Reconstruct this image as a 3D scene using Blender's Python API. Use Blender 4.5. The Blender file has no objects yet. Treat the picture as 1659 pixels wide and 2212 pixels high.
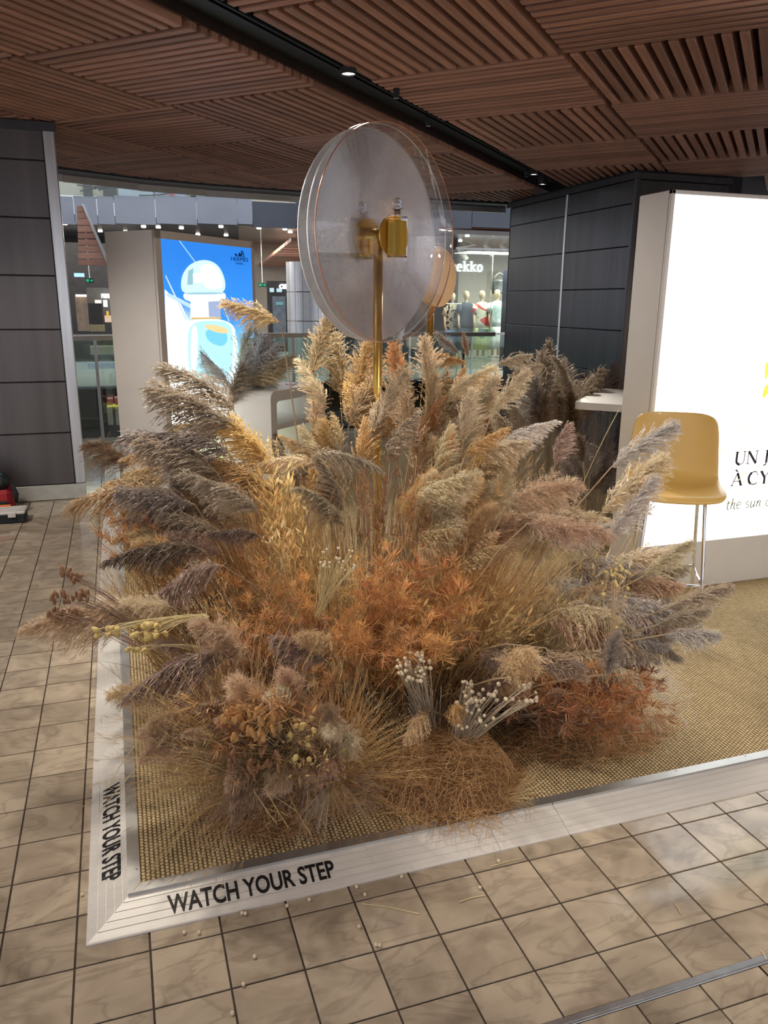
import bpy, math, random
from mathutils import Vector as V, Matrix
R = random.Random(7)
SC = bpy.context.scene
COL = SC.collection
W, H, FL = 1659., 2212., 1693.67
YAW, PITCH, ROLL = .325885, .260243, .008079
CAM = V((.23274, -1.93270, 1.77164))

# ------------------------------------------------------------------ camera
_f = V((math.sin(YAW)*math.cos(PITCH), math.cos(YAW)*math.cos(PITCH), -math.sin(PITCH)))
_r0 = V((math.cos(YAW), -math.sin(YAW), 0)); _u0 = _r0.cross(_f)
_r = _r0*math.cos(ROLL)+_u0*math.sin(ROLL); _u = _u0*math.cos(ROLL)-_r0*math.sin(ROLL)
cd = bpy.data.cameras.new('camera'); cam = bpy.data.objects.new('camera', cd); COL.objects.link(cam)
cd.sensor_fit = 'HORIZONTAL'; cd.sensor_width = 36; cd.lens = FL/W*36; cd.clip_end = 200; cd.clip_start = .02
M = Matrix((_r, _u, -_f)).transposed().to_4x4(); M.translation = CAM; cam.matrix_world = M
SC.camera = cam

# ------------------------------------------------------------------ world, exposure
SC.view_settings.view_transform = 'Standard'; SC.view_settings.look = 'None'
SC.view_settings.exposure = 0.0; SC.view_settings.gamma = 1; SC.view_settings.use_curve_mapping = False
wd = bpy.data.worlds.new('mall_ambient'); SC.world = wd; wd.use_nodes = True
wd.node_tree.nodes['Background'].inputs[0].default_value = (.93, .93, 1.0, 1)
wd.node_tree.nodes['Background'].inputs[1].default_value = .95

def spot(x, y, z, tx, ty, tz, watts, size=1.2, blend=.6, col=(1, .91, .79), rad=.09):
    l = bpy.data.lights.new('downlight_beam', 'SPOT'); l.energy = watts; l.spot_size = size; l.spot_blend = blend
    l.color = col; l.shadow_soft_size = rad
    o = bpy.data.objects.new('downlight_beam', l); COL.objects.link(o); o.location = (x, y, z)
    o.rotation_euler = (V((tx, ty, tz))-V((x, y, z))).to_track_quat('-Z', 'Y').to_euler(); return o
def area(x, y, z, sx, sy, watts, col=(1, .9, .75), rot=(0, 0, 0)):
    l = bpy.data.lights.new('shop_light', 'AREA'); l.shape = 'RECTANGLE'; l.size = sx; l.size_y = sy; l.energy = watts; l.color = col
    o = bpy.data.objects.new('shop_light', l); COL.objects.link(o); o.location = (x, y, z); o.rotation_euler = rot; return o
# ceiling channel spots (fixtures are modelled further down at the same places)
SPOTS = [(1.76, 3.36, 1.0, 1.1, 190, 1.3), (4.80, 6.46, 2.2, 2.4, 340, .8), (5.26, 7.08, 1.2, 1.2, 420, .62), (-.30, 1.55, .9, .9, 45, 1.5),
         (2.70, 4.40, 2.4, 1.2, 190, 1.0), (-1.6, .25, .3, -.6, 75, 1.6), (.2, 2.06, 1.25, 1.25, 130, 1.15), (-1.9, 3.4, -.3, 4.5, 170, 1.5), (2.6, -1.9, 2.9, 1.0, 130, 1.3)]  # the unseen channel spot just above the frame is added to brighten the grasses
for (x, y, tx, ty, w, s) in SPOTS: spot(x, y, 3.12, tx, ty, .3, w*1.5, s)
# shops across the atrium
area(4.0, 18.5, 3.3, 6, 1.5, 320, (1, .95, .86)); area(11.5, 18.0, 3.15, 4, 1.2, 520, (1, .93, .8)); area(-1, 19.5, 3.2, 4, 2, 90, (1, .9, .76))
area(2, 18.6, 7.6, 12, 2, 420, (1, .95, .85)); area(4, 12.5, 9.5, 10, 4, 260, (.8, .88, 1))

# ------------------------------------------------------------------ helpers
def ray(px, py): return (_f+_r*((px-W/2)/FL)-_u*((py-H/2)/FL))
def at(px, py, d): return CAM+ray(px, py)*d                       # point at a depth d along the view axis
def hit(px, py, p0, n):
    d = ray(px, py); n = V(n); return CAM+d*((V(p0)-CAM).dot(n)/d.dot(n))
def onY(px, py, y): return hit(px, py, (0, y, 0), (0, 1, 0))
def onX(px, py, x): return hit(px, py, (x, 0, 0), (1, 0, 0))
def onZ(px, py, z): return hit(px, py, (0, 0, z), (0, 0, 1))
def proj(p):
    d = V(p)-CAM; z = d.dot(_f)
    return (W/2+FL*d.dot(_r)/z, H/2-FL*d.dot(_u)/z, z) if z > .05 else None

def tag(o, label=None, cat=None, group=None, kind=None):
    if label: o['label'] = label
    if cat: o['category'] = cat
    if group: o['group'] = group
    if kind: o['kind'] = kind
    return o
def empty(name, loc=(0, 0, 0), label=None, cat=None, group=None, kind=None):
    o = bpy.data.objects.new(name, None); COL.objects.link(o); o.location = loc; o.empty_display_size = .05
    return tag(o, label, cat, group, kind)
def link(name, me, parent=None, mat=None):
    o = bpy.data.objects.new(name, me); COL.objects.link(o)
    if mat and not me.materials: me.materials.append(mat)
    if parent: adopt(o, parent)
    return o
def adopt(o, parent):
    o.parent = parent; o.matrix_parent_inverse = Matrix.Translation(-parent.location) if parent.rotation_euler[2] == 0 else parent.matrix_basis.inverted()

class G:
    def __init__(s): s.v = []; s.f = []; s.sh = []; s.c = 0.
    def add(s, vs, fs):
        b = len(s.v); s.v += [tuple(p) for p in vs]; s.f += [tuple(i+b for i in f) for f in fs]; s.sh += [s.c]*len(vs); return s
    def box(s, x0, x1, y0, y1, z0, z1, b=0):
        if b <= 0:
            return s.add([(x0, y0, z0), (x1, y0, z0), (x1, y1, z0), (x0, y1, z0), (x0, y0, z1), (x1, y0, z1), (x1, y1, z1), (x0, y1, z1)],
                         [(3, 2, 1, 0), (4, 5, 6, 7), (0, 1, 5, 4), (1, 2, 6, 5), (2, 3, 7, 6), (3, 0, 4, 7)])
        vs = []; idx = {}
        for sx in (0, 1):
            for sy in (0, 1):
                for sz in (0, 1):
                    c = ((x0, x1)[sx], (y0, y1)[sy], (z0, z1)[sz]); d = (b*(1-2*sx), b*(1-2*sy), b*(1-2*sz))
                    for k in range(3):
                        idx[sx, sy, sz, k] = len(vs); vs.append(tuple(c[i]+(0 if i == k else d[i]) for i in range(3)))
        fs = []
        for k in range(3):
            a, c = (k+1) % 3, (k+2) % 3
            for e in (0, 1):
                q = []
                for (m, n) in ((0, 0), (1, 0), (1, 1), (0, 1)):
                    t = [0, 0, 0]; t[k] = e; t[a] = m; t[c] = n; q.append(idx[t[0], t[1], t[2], k])
                fs.append(tuple(q if e else q[::-1]))
            for m in (0, 1):
                for n in (0, 1):
                    t0 = [0, 0, 0]; t1 = [0, 0, 0]; t0[a] = t1[a] = m; t0[c] = t1[c] = n; t1[k] = 1
                    q = (idx[(*t0, a)], idx[(*t1, a)], idx[(*t1, c)], idx[(*t0, c)])
                    fs.append(q if m != n else q[::-1])
        for sx in (0, 1):
            for sy in (0, 1):
                for sz in (0, 1):
                    q = tuple(idx[sx, sy, sz, k] for k in range(3)); fs.append(q if (sx+sy+sz) % 2 else q[::-1])
        return s.add(vs, fs)
    def tube(s, pts, r, n=8, cap=True):
        pts = [V(p) for p in pts]; m = len(pts); rs = r if isinstance(r, (list, tuple)) else [r]*m
        b = len(s.v); prev = None; vs = []; fs = []
        for i, p in enumerate(pts):
            t = (pts[min(i+1, m-1)]-pts[max(i-1, 0)]).normalized()
            if prev is None:
                a = V((0, 0, 1)) if abs(t.z) < .9 else V((1, 0, 0)); x = a.cross(t).normalized()
            else: x = (prev-t*prev.dot(t)).normalized()
            prev = x; y = t.cross(x)
            for k in range(n):
                w = 2*math.pi*k/n; vs.append(p+x*(rs[i]*math.cos(w))+y*(rs[i]*math.sin(w)))
        for i in range(m-1):
            for k in range(n): fs.append((i*n+k, i*n+(k+1) % n, (i+1)*n+(k+1) % n, (i+1)*n+k))
        if cap: fs.append(tuple(range(n))[::-1]); fs.append(tuple(range((m-1)*n, m*n)))
        return s.add(vs, fs)
    def lathe(s, prof, n=24, mat=None, cap=True):
        vs = []; fs = []; m = len(prof)
        for (r, z) in prof:
            for k in range(n):
                w = 2*math.pi*k/n; p = V((r*math.cos(w), r*math.sin(w), z)); vs.append(mat @ p if mat else p)
        for i in range(m-1):
            for k in range(n): fs.append((i*n+k, i*n+(k+1) % n, (i+1)*n+(k+1) % n, (i+1)*n+k))
        if cap: fs.append(tuple(range(n))[::-1]); fs.append(tuple(range((m-1)*n, m*n)))
        return s.add(vs, fs)
    def prism(s, poly, dvec):
        n = len(poly); d = V(dvec); a = [V(p) for p in poly]
        return s.add(a+[p+d for p in a], [tuple(range(n))[::-1], tuple(range(n, 2*n))]+[(i, (i+1) % n, (i+1) % n+n, i+n) for i in range(n)])
    def strip(s, pts, w, side, taper=True):
        pts = [V(p) for p in pts]; m = len(pts); vs = []; fs = []
        for i, p in enumerate(pts):
            k = w*(1-(i/(m-1))**2*.85 if taper else 1); vs += [p-side*k, p+side*k]
        for i in range(m-1): fs.append((2*i, 2*i+1, 2*i+3, 2*i+2))
        return s.add(vs, fs)
    def blade(s, p, d, l, w, side):
        m = p+d*(l*.42); return s.add([p, m+side*w, p+d*l, m-side*w], [(0, 1, 2, 3)])
    def mesh(s, name, mat=None, smooth=False):
        me = bpy.data.meshes.new(name); me.from_pydata(s.v, [], s.f)
        if any(s.sh):
            a = me.attributes.new('shade', 'FLOAT', 'POINT'); a.data.foreach_set('value', s.sh)
        if mat: me.materials.append(mat)
        if smooth: me.polygons.foreach_set('use_smooth', [True]*len(me.polygons))
        me.update(); return me
    def obj(s, name, mat, parent=None, smooth=False): return link(name, s.mesh(name, mat, smooth), parent)

def rv(rnd=R): 
    return V((rnd.uniform(-1, 1), rnd.uniform(-1, 1), rnd.uniform(-1, 1)))
def bez(a, b, c, n):
    return [a*(1-t)**2+b*(2*t*(1-t))+c*t*t for t in (i/n for i in range(n+1))]

# ------------------------------------------------------------------ materials
def srgb(r, g, b):
    return tuple((c/255/12.92 if c/255 < .04045 else ((c/255+.055)/1.055)**2.4) for c in (r, g, b))
def mat(name, col, rough=.5, metal=0., var=.12, scale=8., bump=0., bscale=40., emit=None, es=0., spec=.5, objcol=False, trans=0., ior=1.45, alpha=1., stretch=None, coat=0.):
    m = bpy.data.materials.new(name); m.use_nodes = True; nt = m.node_tree; N = nt.nodes; L = nt.links
    b = N['Principled BSDF']; b.inputs['Roughness'].default_value = rough; b.inputs['Metallic'].default_value = metal
    b.inputs['Specular IOR Level'].default_value = spec; b.inputs['Transmission Weight'].default_value = trans; b.inputs['IOR'].default_value = ior
    b.inputs['Alpha'].default_value = alpha; b.inputs['Coat Weight'].default_value = coat
    tc = N.new('ShaderNodeTexCoord'); mp = N.new('ShaderNodeMapping'); L.new(tc.outputs['Object'], mp.inputs[0])
    if stretch: mp.inputs['Scale'].default_value = stretch
    nz = N.new('ShaderNodeTexNoise'); nz.inputs['Scale'].default_value = scale; nz.inputs['Detail'].default_value = 5; L.new(mp.outputs[0], nz.inputs[0])
    rp = N.new('ShaderNodeValToRGB'); L.new(nz.outputs[0], rp.inputs[0])
    rp.color_ramp.elements[0].position = .3; rp.color_ramp.elements[1].position = .7
    rp.color_ramp.elements[0].color = (*[c*(1-var) for c in col], 1); rp.color_ramp.elements[1].color = (*[min(1, c*(1+var)) for c in col], 1)
    out = rp.outputs[0]
    if objcol:
        oi = N.new('ShaderNodeObjectInfo'); mx = N.new('ShaderNodeMix'); mx.data_type = 'RGBA'; mx.blend_type = 'MULTIPLY'; mx.inputs[0].default_value = 1
        L.new(out, mx.inputs[6]); L.new(oi.outputs['Color'], mx.inputs[7]); out = mx.outputs[2]
    L.new(out, b.inputs['Base Color'])
    if bump:
        n2 = N.new('ShaderNodeTexNoise'); n2.inputs['Scale'].default_value = bscale; n2.inputs['Detail'].default_value = 3; L.new(mp.outputs[0], n2.inputs[0])
        bp = N.new('ShaderNodeBump'); bp.inputs['Strength'].default_value = bump; bp.inputs['Distance'].default_value = .01; L.new(n2.outputs[0], bp.inputs['Height']); L.new(bp.outputs[0], b.inputs['Normal'])
    if emit:
        b.inputs['Emission Color'].default_value = (*emit, 1); b.inputs['Emission Strength'].default_value = es
    return m
def glow(name, col, es):
    return mat(name, (.02, .02, .02), .6, var=0, emit=col, es=es)

def plant_mat(name, trans=.35):
    """dried grass: per-object colour, small spread along the strands, some light passing through"""
    m = bpy.data.materials.new(name); m.use_nodes = True; nt = m.node_tree; N = nt.nodes; L = nt.links
    N.remove(N['Principled BSDF']); out = N['Material Output']
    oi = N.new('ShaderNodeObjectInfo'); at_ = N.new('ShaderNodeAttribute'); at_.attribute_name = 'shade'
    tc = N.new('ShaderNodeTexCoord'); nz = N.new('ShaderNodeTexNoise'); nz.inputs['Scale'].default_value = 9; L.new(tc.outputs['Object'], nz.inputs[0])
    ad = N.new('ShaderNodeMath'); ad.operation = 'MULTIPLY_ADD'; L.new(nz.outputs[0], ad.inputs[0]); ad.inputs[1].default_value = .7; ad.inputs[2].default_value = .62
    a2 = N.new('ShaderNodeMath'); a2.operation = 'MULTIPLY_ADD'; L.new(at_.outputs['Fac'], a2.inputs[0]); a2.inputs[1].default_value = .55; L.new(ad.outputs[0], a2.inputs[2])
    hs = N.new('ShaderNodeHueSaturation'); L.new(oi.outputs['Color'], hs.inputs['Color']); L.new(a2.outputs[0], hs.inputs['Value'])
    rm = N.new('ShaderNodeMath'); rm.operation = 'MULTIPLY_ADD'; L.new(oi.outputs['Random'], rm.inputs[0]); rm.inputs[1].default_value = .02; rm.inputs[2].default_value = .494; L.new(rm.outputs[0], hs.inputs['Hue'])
    df = N.new('ShaderNodeBsdfDiffuse'); tl = N.new('ShaderNodeBsdfTranslucent'); gl = N.new('ShaderNodeBsdfGlossy'); gl.inputs['Roughness'].default_value = .45
    mx = N.new('ShaderNodeMixShader'); mx.inputs[0].default_value = trans; m2 = N.new('ShaderNodeMixShader'); m2.inputs[0].default_value = .05
    for s in (df, tl): L.new(hs.outputs[0], s.inputs['Color'])
    L.new(df.outputs[0], mx.inputs[1]); L.new(tl.outputs[0], mx.inputs[2]); L.new(mx.outputs[0], m2.inputs[1]); L.new(gl.outputs[0], m2.inputs[2]); L.new(m2.outputs[0], out.inputs[0])
    return m

def marble():
    m = bpy.data.materials.new('marble_tile'); m.use_nodes = True; nt = m.node_tree; N = nt.nodes; L = nt.links; b = N['Principled BSDF']
    g = N.new('ShaderNodeNewGeometry'); oi = N.new('ShaderNodeObjectInfo')
    cmb = N.new('ShaderNodeVectorMath'); cmb.operation = 'MULTIPLY_ADD'; L.new(oi.outputs['Random'], cmb.inputs[0]); cmb.inputs[1].default_value = (37, 11, 5); L.new(g.outputs['Position'], cmb.inputs[2])
    n1 = N.new('ShaderNodeTexNoise'); n1.inputs['Scale'].default_value = 5; n1.inputs['Detail'].default_value = 6; n1.inputs['Distortion'].default_value = 1.2; L.new(cmb.outputs[0], n1.inputs[0])
    r1 = N.new('ShaderNodeValToRGB'); e = r1.color_ramp.elements; e[0].position = .3; e[0].color = (*srgb(154, 140, 123), 1); e[1].position = .68; e[1].color = (*srgb(194, 179, 158), 1); L.new(n1.outputs[0], r1.inputs[0])
    mp = N.new('ShaderNodeMapping'); mp.inputs['Rotation'].default_value = (0, 0, .6); mp.inputs['Scale'].default_value = (3.2, 8, 3); L.new(cmb.outputs[0], mp.inputs[0])
    n2 = N.new('ShaderNodeTexNoise'); n2.inputs['Scale'].default_value = .8; n2.inputs['Detail'].default_value = 4; n2.inputs['Distortion'].default_value = 1.2; L.new(mp.outputs[0], n2.inputs[0])
    r2 = N.new('ShaderNodeValToRGB'); e = r2.color_ramp.elements; e[0].position = .46; e[0].color = (1, 1, 1, 1); e[1].position = .54; e[1].color = (1, 1, 1, 1)
    k = r2.color_ramp.elements.new(.5); k.color = (.74, .73, .72, 1); L.new(n2.outputs[0], r2.inputs[0])
    mx = N.new('ShaderNodeMix'); mx.data_type = 'RGBA'; mx.blend_type = 'MULTIPLY'; mx.inputs[0].default_value = .8; L.new(r1.outputs[0], mx.inputs[6]); L.new(r2.outputs[0], mx.inputs[7])
    hs = N.new('ShaderNodeHueSaturation'); ma = N.new('ShaderNodeMath'); ma.operation = 'MULTIPLY_ADD'; L.new(oi.outputs['Random'], ma.inputs[0]); ma.inputs[1].default_value = .24; ma.inputs[2].default_value = .88
    L.new(mx.outputs[2], hs.inputs['Color']); L.new(ma.outputs[0], hs.inputs['Value']); L.new(hs.outputs[0], b.inputs['Base Color'])
    b.inputs['Roughness'].default_value = .09; b.inputs['Specular IOR Level'].default_value = .5
    n3 = N.new('ShaderNodeTexNoise'); n3.inputs['Scale'].default_value = 14; L.new(g.outputs['Position'], n3.inputs[0]); bp = N.new('ShaderNodeBump'); bp.inputs['Strength'].default_value = .02; bp.inputs['Distance'].default_value = .01; L.new(n3.outputs[0], bp.inputs['Height']); L.new(bp.outputs[0], b.inputs['Normal'])
    return m

def sisal():
    m = bpy.data.materials.new('sisal_weave'); m.use_nodes = True; nt = m.node_tree; N = nt.nodes; L = nt.links; b = N['Principled BSDF']
    g = N.new('ShaderNodeNewGeometry'); sp = N.new('ShaderNodeSeparateXYZ'); L.new(g.outputs['Position'], sp.inputs[0])
    def m_(op, a, c=None, d=None):
        n = N.new('ShaderNodeMath'); n.operation = op
        for i, x in enumerate((a, c, d)):
            if x is None: continue
            if isinstance(x, (int, float)): n.inputs[i].default_value = x
            else: L.new(x, n.inputs[i])
        return n.outputs[0]
    nzz = N.new('ShaderNodeTexNoise'); nzz.inputs['Scale'].default_value = 60; L.new(g.outputs['Position'], nzz.inputs[0])
    jx = m_('MULTIPLY_ADD', nzz.outputs[0], .004, sp.outputs[0]); px = m_('DIVIDE', jx, .0145)
    col = m_('FLOOR', px); par = m_('MODULO', col, 2.); row = m_('MULTIPLY_ADD', par, .5, m_('DIVIDE', m_('MULTIPLY_ADD', nzz.outputs[0], .003, sp.outputs[1]), .0155))
    fx = m_('ABSOLUTE', m_('SUBTRACT', m_('FRACT', px), .5)); fy = m_('ABSOLUTE', m_('SUBTRACT', m_('FRACT', row), .5))
    h = m_('SUBTRACT', 1., m_('ADD', m_('MULTIPLY', m_('POWER', fx, 2.), 3.), m_('MULTIPLY', m_('POWER', fy, 2.), 2.4)))
    n1 = N.new('ShaderNodeTexNoise'); n1.inputs['Scale'].default_value = 350; n1.inputs['Detail'].default_value = 3; L.new(g.outputs['Position'], n1.inputs[0])
    hh = m_('MULTIPLY_ADD', n1.outputs[0], .25, h)
    rp = N.new('ShaderNodeValToRGB'); e = rp.color_ramp.elements; e[0].position = .12; e[0].color = (*srgb(48, 38, 26), 1); e[1].position = 1.; e[1].color = (*srgb(220, 200, 158), 1)
    k = e.new(.55); k.color = (*srgb(162, 138, 100), 1); L.new(hh, rp.inputs[0])
    n2 = N.new('ShaderNodeTexNoise'); n2.inputs['Scale'].default_value = 45; L.new(g.outputs['Position'], n2.inputs[0])
    hs = N.new('ShaderNodeHueSaturation'); L.new(rp.outputs[0], hs.inputs['Color']); L.new(m_('MULTIPLY_ADD', n2.outputs[0], .7, .62), hs.inputs['Value']); L.new(hs.outputs[0], b.inputs['Base Color'])
    bp = N.new('ShaderNodeBump'); bp.inputs['Strength'].default_value = .9; bp.inputs['Distance'].default_value = .005; L.new(hh, bp.inputs['Height']); L.new(bp.outputs[0], b.inputs['Normal'])
    b.inputs['Roughness'].default_value = .85; b.inputs['Specular IOR Level'].default_value = .15
    return m

def wood():
    m = mat('ceiling_wood', srgb(172, 130, 112), .55, var=.2, scale=6, stretch=(.6, 6, 6), bump=.1, bscale=60)
    nt = m.node_tree; N = nt.nodes; L = nt.links; b = N['Principled BSDF']; src = b.inputs['Base Color'].links[0].from_socket
    oi = N.new('ShaderNodeObjectInfo'); g = N.new('ShaderNodeNewGeometry')
    hs = N.new('ShaderNodeHueSaturation'); ma = N.new('ShaderNodeMath'); ma.operation = 'MULTIPLY_ADD'; L.new(g.outputs['Random Per Island'], ma.inputs[0]); ma.inputs[1].default_value = .5; ma.inputs[2].default_value = .75
    mb = N.new('ShaderNodeMath'); mb.operation = 'MULTIPLY_ADD'; L.new(oi.outputs['Random'], mb.inputs[0]); mb.inputs[1].default_value = .45; mb.inputs[2].default_value = .78
    mc = N.new('ShaderNodeMath'); mc.operation = 'MULTIPLY'; L.new(ma.outputs[0], mc.inputs[0]); L.new(mb.outputs[0], mc.inputs[1])
    L.new(src, hs.inputs['Color']); L.new(mc.outputs[0], hs.inputs['Value']); L.new(hs.outputs[0], b.inputs['Base Color'])
    return m

MARBLE = marble(); SISAL = sisal(); WOOD = wood()
GROUT = mat('grout', srgb(70, 58, 48), .8, var=.3, scale=30)
ALU = mat('brushed_aluminium', (.80, .77, .72), .42, .25, var=.05, scale=5, stretch=(1, 30, 30), bump=.03, bscale=120)
ALU_D = mat('grey_aluminium_strip', (.50, .50, .49), .38, .8, var=.08, scale=9, bump=.03)
BLACK_PRINT = mat('black_lettering', (.006, .006, .007), .55, var=.3, scale=20)
DARKM = mat('dark_metal_cladding', (.085, .088, .098), .33, .75, var=.12, scale=1.2, stretch=(9, 9, .5), bump=.02, bscale=10)
BROWNM = mat('bronze_metal_cladding', (.135, .125, .128), .36, .7, var=.14, scale=1.0, stretch=(8, 8, .4), bump=.02, bscale=8)
STEEL = mat('stainless_trim', (.62, .64, .66), .28, .9, var=.1, scale=3, stretch=(8, 8, .5))
SKIRT = mat('stainless_skirting', (.62, .64, .60), .45, .6, var=.1, scale=12)
BLACK = mat('black_paint', (.008, .009, .013), .6, var=.3)
DARKBLUE = mat('dark_blue_fascia', (.03, .04, .06), .4, .3, var=.1)
WHITE = mat('white_lacquer', (.78, .77, .75), .4, var=.02, bump=.01)
WARMW = mat('warm_white_panel', (.80, .76, .72), .5, var=.03, scale=4)
GOLD = mat('satin_gold', (.78, .52, .14), .3, .85, var=.06, scale=12)
CHROME = mat('chrome', (.85, .85, .86), .08, 1., var=.03)
MUSTARD = mat('mustard_shell', srgb(222, 184, 106), .36, var=.03, scale=3, coat=.2)
PLANT = plant_mat('dried_plume'); STALK = plant_mat('dried_stalk', .15)

# ------------------------------------------------------------------ floor of marble tiles
T = .2
floor = empty('floor', (0, 0, 0), kind='structure')
G().box(-9, 16, -7, 9.15, -.25, -.004).obj('grout_bed', GROUT, floor)
tg = G(); w = T/2-.0028
tg.box(-w, w, -w, w, -.02, 0, .0012); tile_me = tg.mesh('tile', MARBLE)
cells = []
ROWS = [((j+.5)*T, 1.) for j in range(-2, 45)]+[(-.4775, .775), (-.6195, .395)]+[(-.759-.2*k, 1.) for k in range(20)]   # rows split by a metal joint strip
for i in range(-45, 45):
    for (y, sy) in ROWS:
        x = (i+.5)*T
        if x > .16 and .2 < y < 7.2: continue
        q = proj((x, y, 0)); s = 0
        if q and -60 < q[0] < W+60 and -60 < q[1] < H+60:
            a, b, c = proj((x+.1, y, 0)), proj((x, y+.1, 0)), q
            if a and b: s = abs((a[0]-c[0])*(b[1]-c[1])-(a[1]-c[1])*(b[0]-c[0]))
        if x < -.12 and y > 5.62: s = 0
        cells.append((s, x, y, sy))
cells.sort(reverse=True)
for s, x, y, sy in cells[:300]:
    if s <= 0: break
    o = link('tile', tile_me, floor); o.location = (x, y, 0); o.scale.y = sy
nvis = min(300, sum(1 for c in cells if c[0] > 0))
rest = G()
for s, x, y, sy in cells[nvis:]:
    if -9 < x < 9 and y < 8.9: rest.add([(x-w, y-w*sy, 0), (x+w, y-w*sy, 0), (x+w, y+w*sy, 0), (x-w, y+w*sy, 0)], [(0, 1, 2, 3)])
tag(rest.obj('tile_field', MARBLE, floor), kind='stuff')
js = G().box(-9, 14, -.580, -.555, -.01, .0025, .001); js.box(-9, 14, -.573, -.562, .0024, .004)
tag(js.obj('trim_1', STEEL), kind='structure')

# ------------------------------------------------------------------ platform: sisal floor and aluminium ramp edging
OX, OY, PZ = .028, .068, .05
XE, YE = 6.2, 7.1
plat = G().box(OX+.132, XE, OY+.132, YE, 0, PZ).obj('floor_platform', SISAL); tag(plat, kind='structure')
PROF = [(0, 0), (0, .005), (.004, .007)]
for k in range(5):
    d0 = .004+.0244*(k+1); z0 = .007+.0365*(k+1)/5
    if k < 4: PROF += [(d0-.0016, z0), (d0-.0013, z0-.0028), (d0+.0013, z0-.0028), (d0+.0016, z0+.0005)]
PROF += [(.126, .0435), (.126, .0)]
def ramp(name, a, b, along, mitre, label):
    """one extruded length of ramp edging; along 'x' (front) or 'y' (left side); mitre closes the outer corner"""
    g = G(); n = len(PROF); vs = []
    for end in (0, 1):
        for (d, z) in PROF:
            c = (a, b)[end]+(d if (mitre and end == 0) else 0)
            vs.append((OX+c, OY+d, z) if along == 'x' else (OX+d, OY+c, z))
    g.add(vs, [(i, i+1, n+i+1, n+i) if along == 'y' else (i+1, i, n+i, n+i+1) for i in range(n-1)]+[tuple(range(n)), tuple(range(2*n-1, n-1, -1))])
    r = empty(name, (OX+a if along == 'x' else OX, OY if along == 'x' else OY+a, 0), label, 'ramp edging', 'aluminium ramp edging around the platform')
    g.obj('ramp_profile', ALU, r)
    s = G(); z = PZ+.0015; c0 = a+(.118 if mitre else 0)
    if along == 'x': s.add([(OX+c0, OY+.118, z), (OX+b, OY+.118, z), (OX+b, OY+.156, z), (OX+a+(.156 if mitre else 0), OY+.156, z)], [(0, 1, 2, 3)])
    else: s.add([(OX+.118, OY+c0, z), (OX+.118, OY+b, z), (OX+.156, OY+b, z), (OX+.156, OY+a+(.156 if mitre else 0), z)], [(3, 2, 1, 0)])
    s.v += [(x, y, q-.012) for x, y, q in s.v]; s.sh += [0]*4; s.f += [(0, 4, 5, 1), (1, 5, 6, 2), (2, 6, 7, 3), (3, 7, 4, 0)]
    s.obj('cover_strip', ALU_D, r)
    c = a+.22
    while c < b-.04:
        p = (OX+c, OY+.147, z) if along == 'x' else (OX+.147, OY+c, z)
        G().lathe([(.0035, 0), (.0035, .0012), (.002, .0018), (.0009, .0010)], 8, Matrix.Translation(p)).obj('screw', STEEL, r); c += .33
    return r
front1 = ramp('ramp_edging', 0, 1.302, 'x', True, 'front aluminium ramp edging with WATCH YOUR STEP lettering')
ramp('ramp_edging', 1.304, 1.566, 'x', False, 'short filler length of aluminium ramp edging on the front')
ramp('ramp_edging', 1.568, XE-OX, 'x', False, 'long plain aluminium ramp edging running out of frame right')
left1 = ramp('ramp_edging', 0, YE-OY, 'y', True, 'left side aluminium ramp edging with WATCH YOUR STEP lettering')

# --- lettering
def text(name, s, m, size, mtx, parent, bold=0., width=None, extr=.0004, label=None):
    cu = bpy.data.curves.new(name, 'FONT'); cu.body = s; cu.size = size; cu.offset = bold; cu.extrude = extr; cu.resolution_u = 3
    t = bpy.data.objects.new(name, cu); COL.objects.link(t)
    dg = bpy.context.evaluated_depsgraph_get(); me = bpy.data.meshes.new_from_object(t.evaluated_get(dg)); bpy.data.objects.remove(t)
    xs = [v.co.x for v in me.vertices]; x0, x1 = min(xs), max(xs); sx = (width/(x1-x0)) if width else 1
    for v in me.vertices: v.co.x = (v.co.x-x0)*sx
    me.transform(mtx); me.materials.clear(); me.materials.append(m); me.name = name
    o = link(name, me, parent)
    if label: o['label'] = label
    return o
def slopez(d): return .007+.0365*(d-.004)/.122
sl = math.atan2(.0365, .122)
mt = Matrix.Translation((.257, OY+.036, slopez(.036)+.0012)) @ Matrix.Rotation(sl, 4, 'X')
text('lettering', 'WATCH YOUR STEP', BLACK_PRINT, .084, mt, front1, .0019, .515, .0005, 'black capitals WATCH YOUR STEP')
mt = Matrix.Translation((OX+.042, .815, slopez(.042)+.0012)) @ Matrix.Rotation(-math.pi/2, 4, 'Z') @ Matrix.Rotation(sl, 4, 'X')
text('lettering', 'WATCH YOUR STEP', BLACK_PRINT, .084, mt, left1, .0019, .525, .0005, 'black capitals WATCH YOUR STEP')

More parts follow.
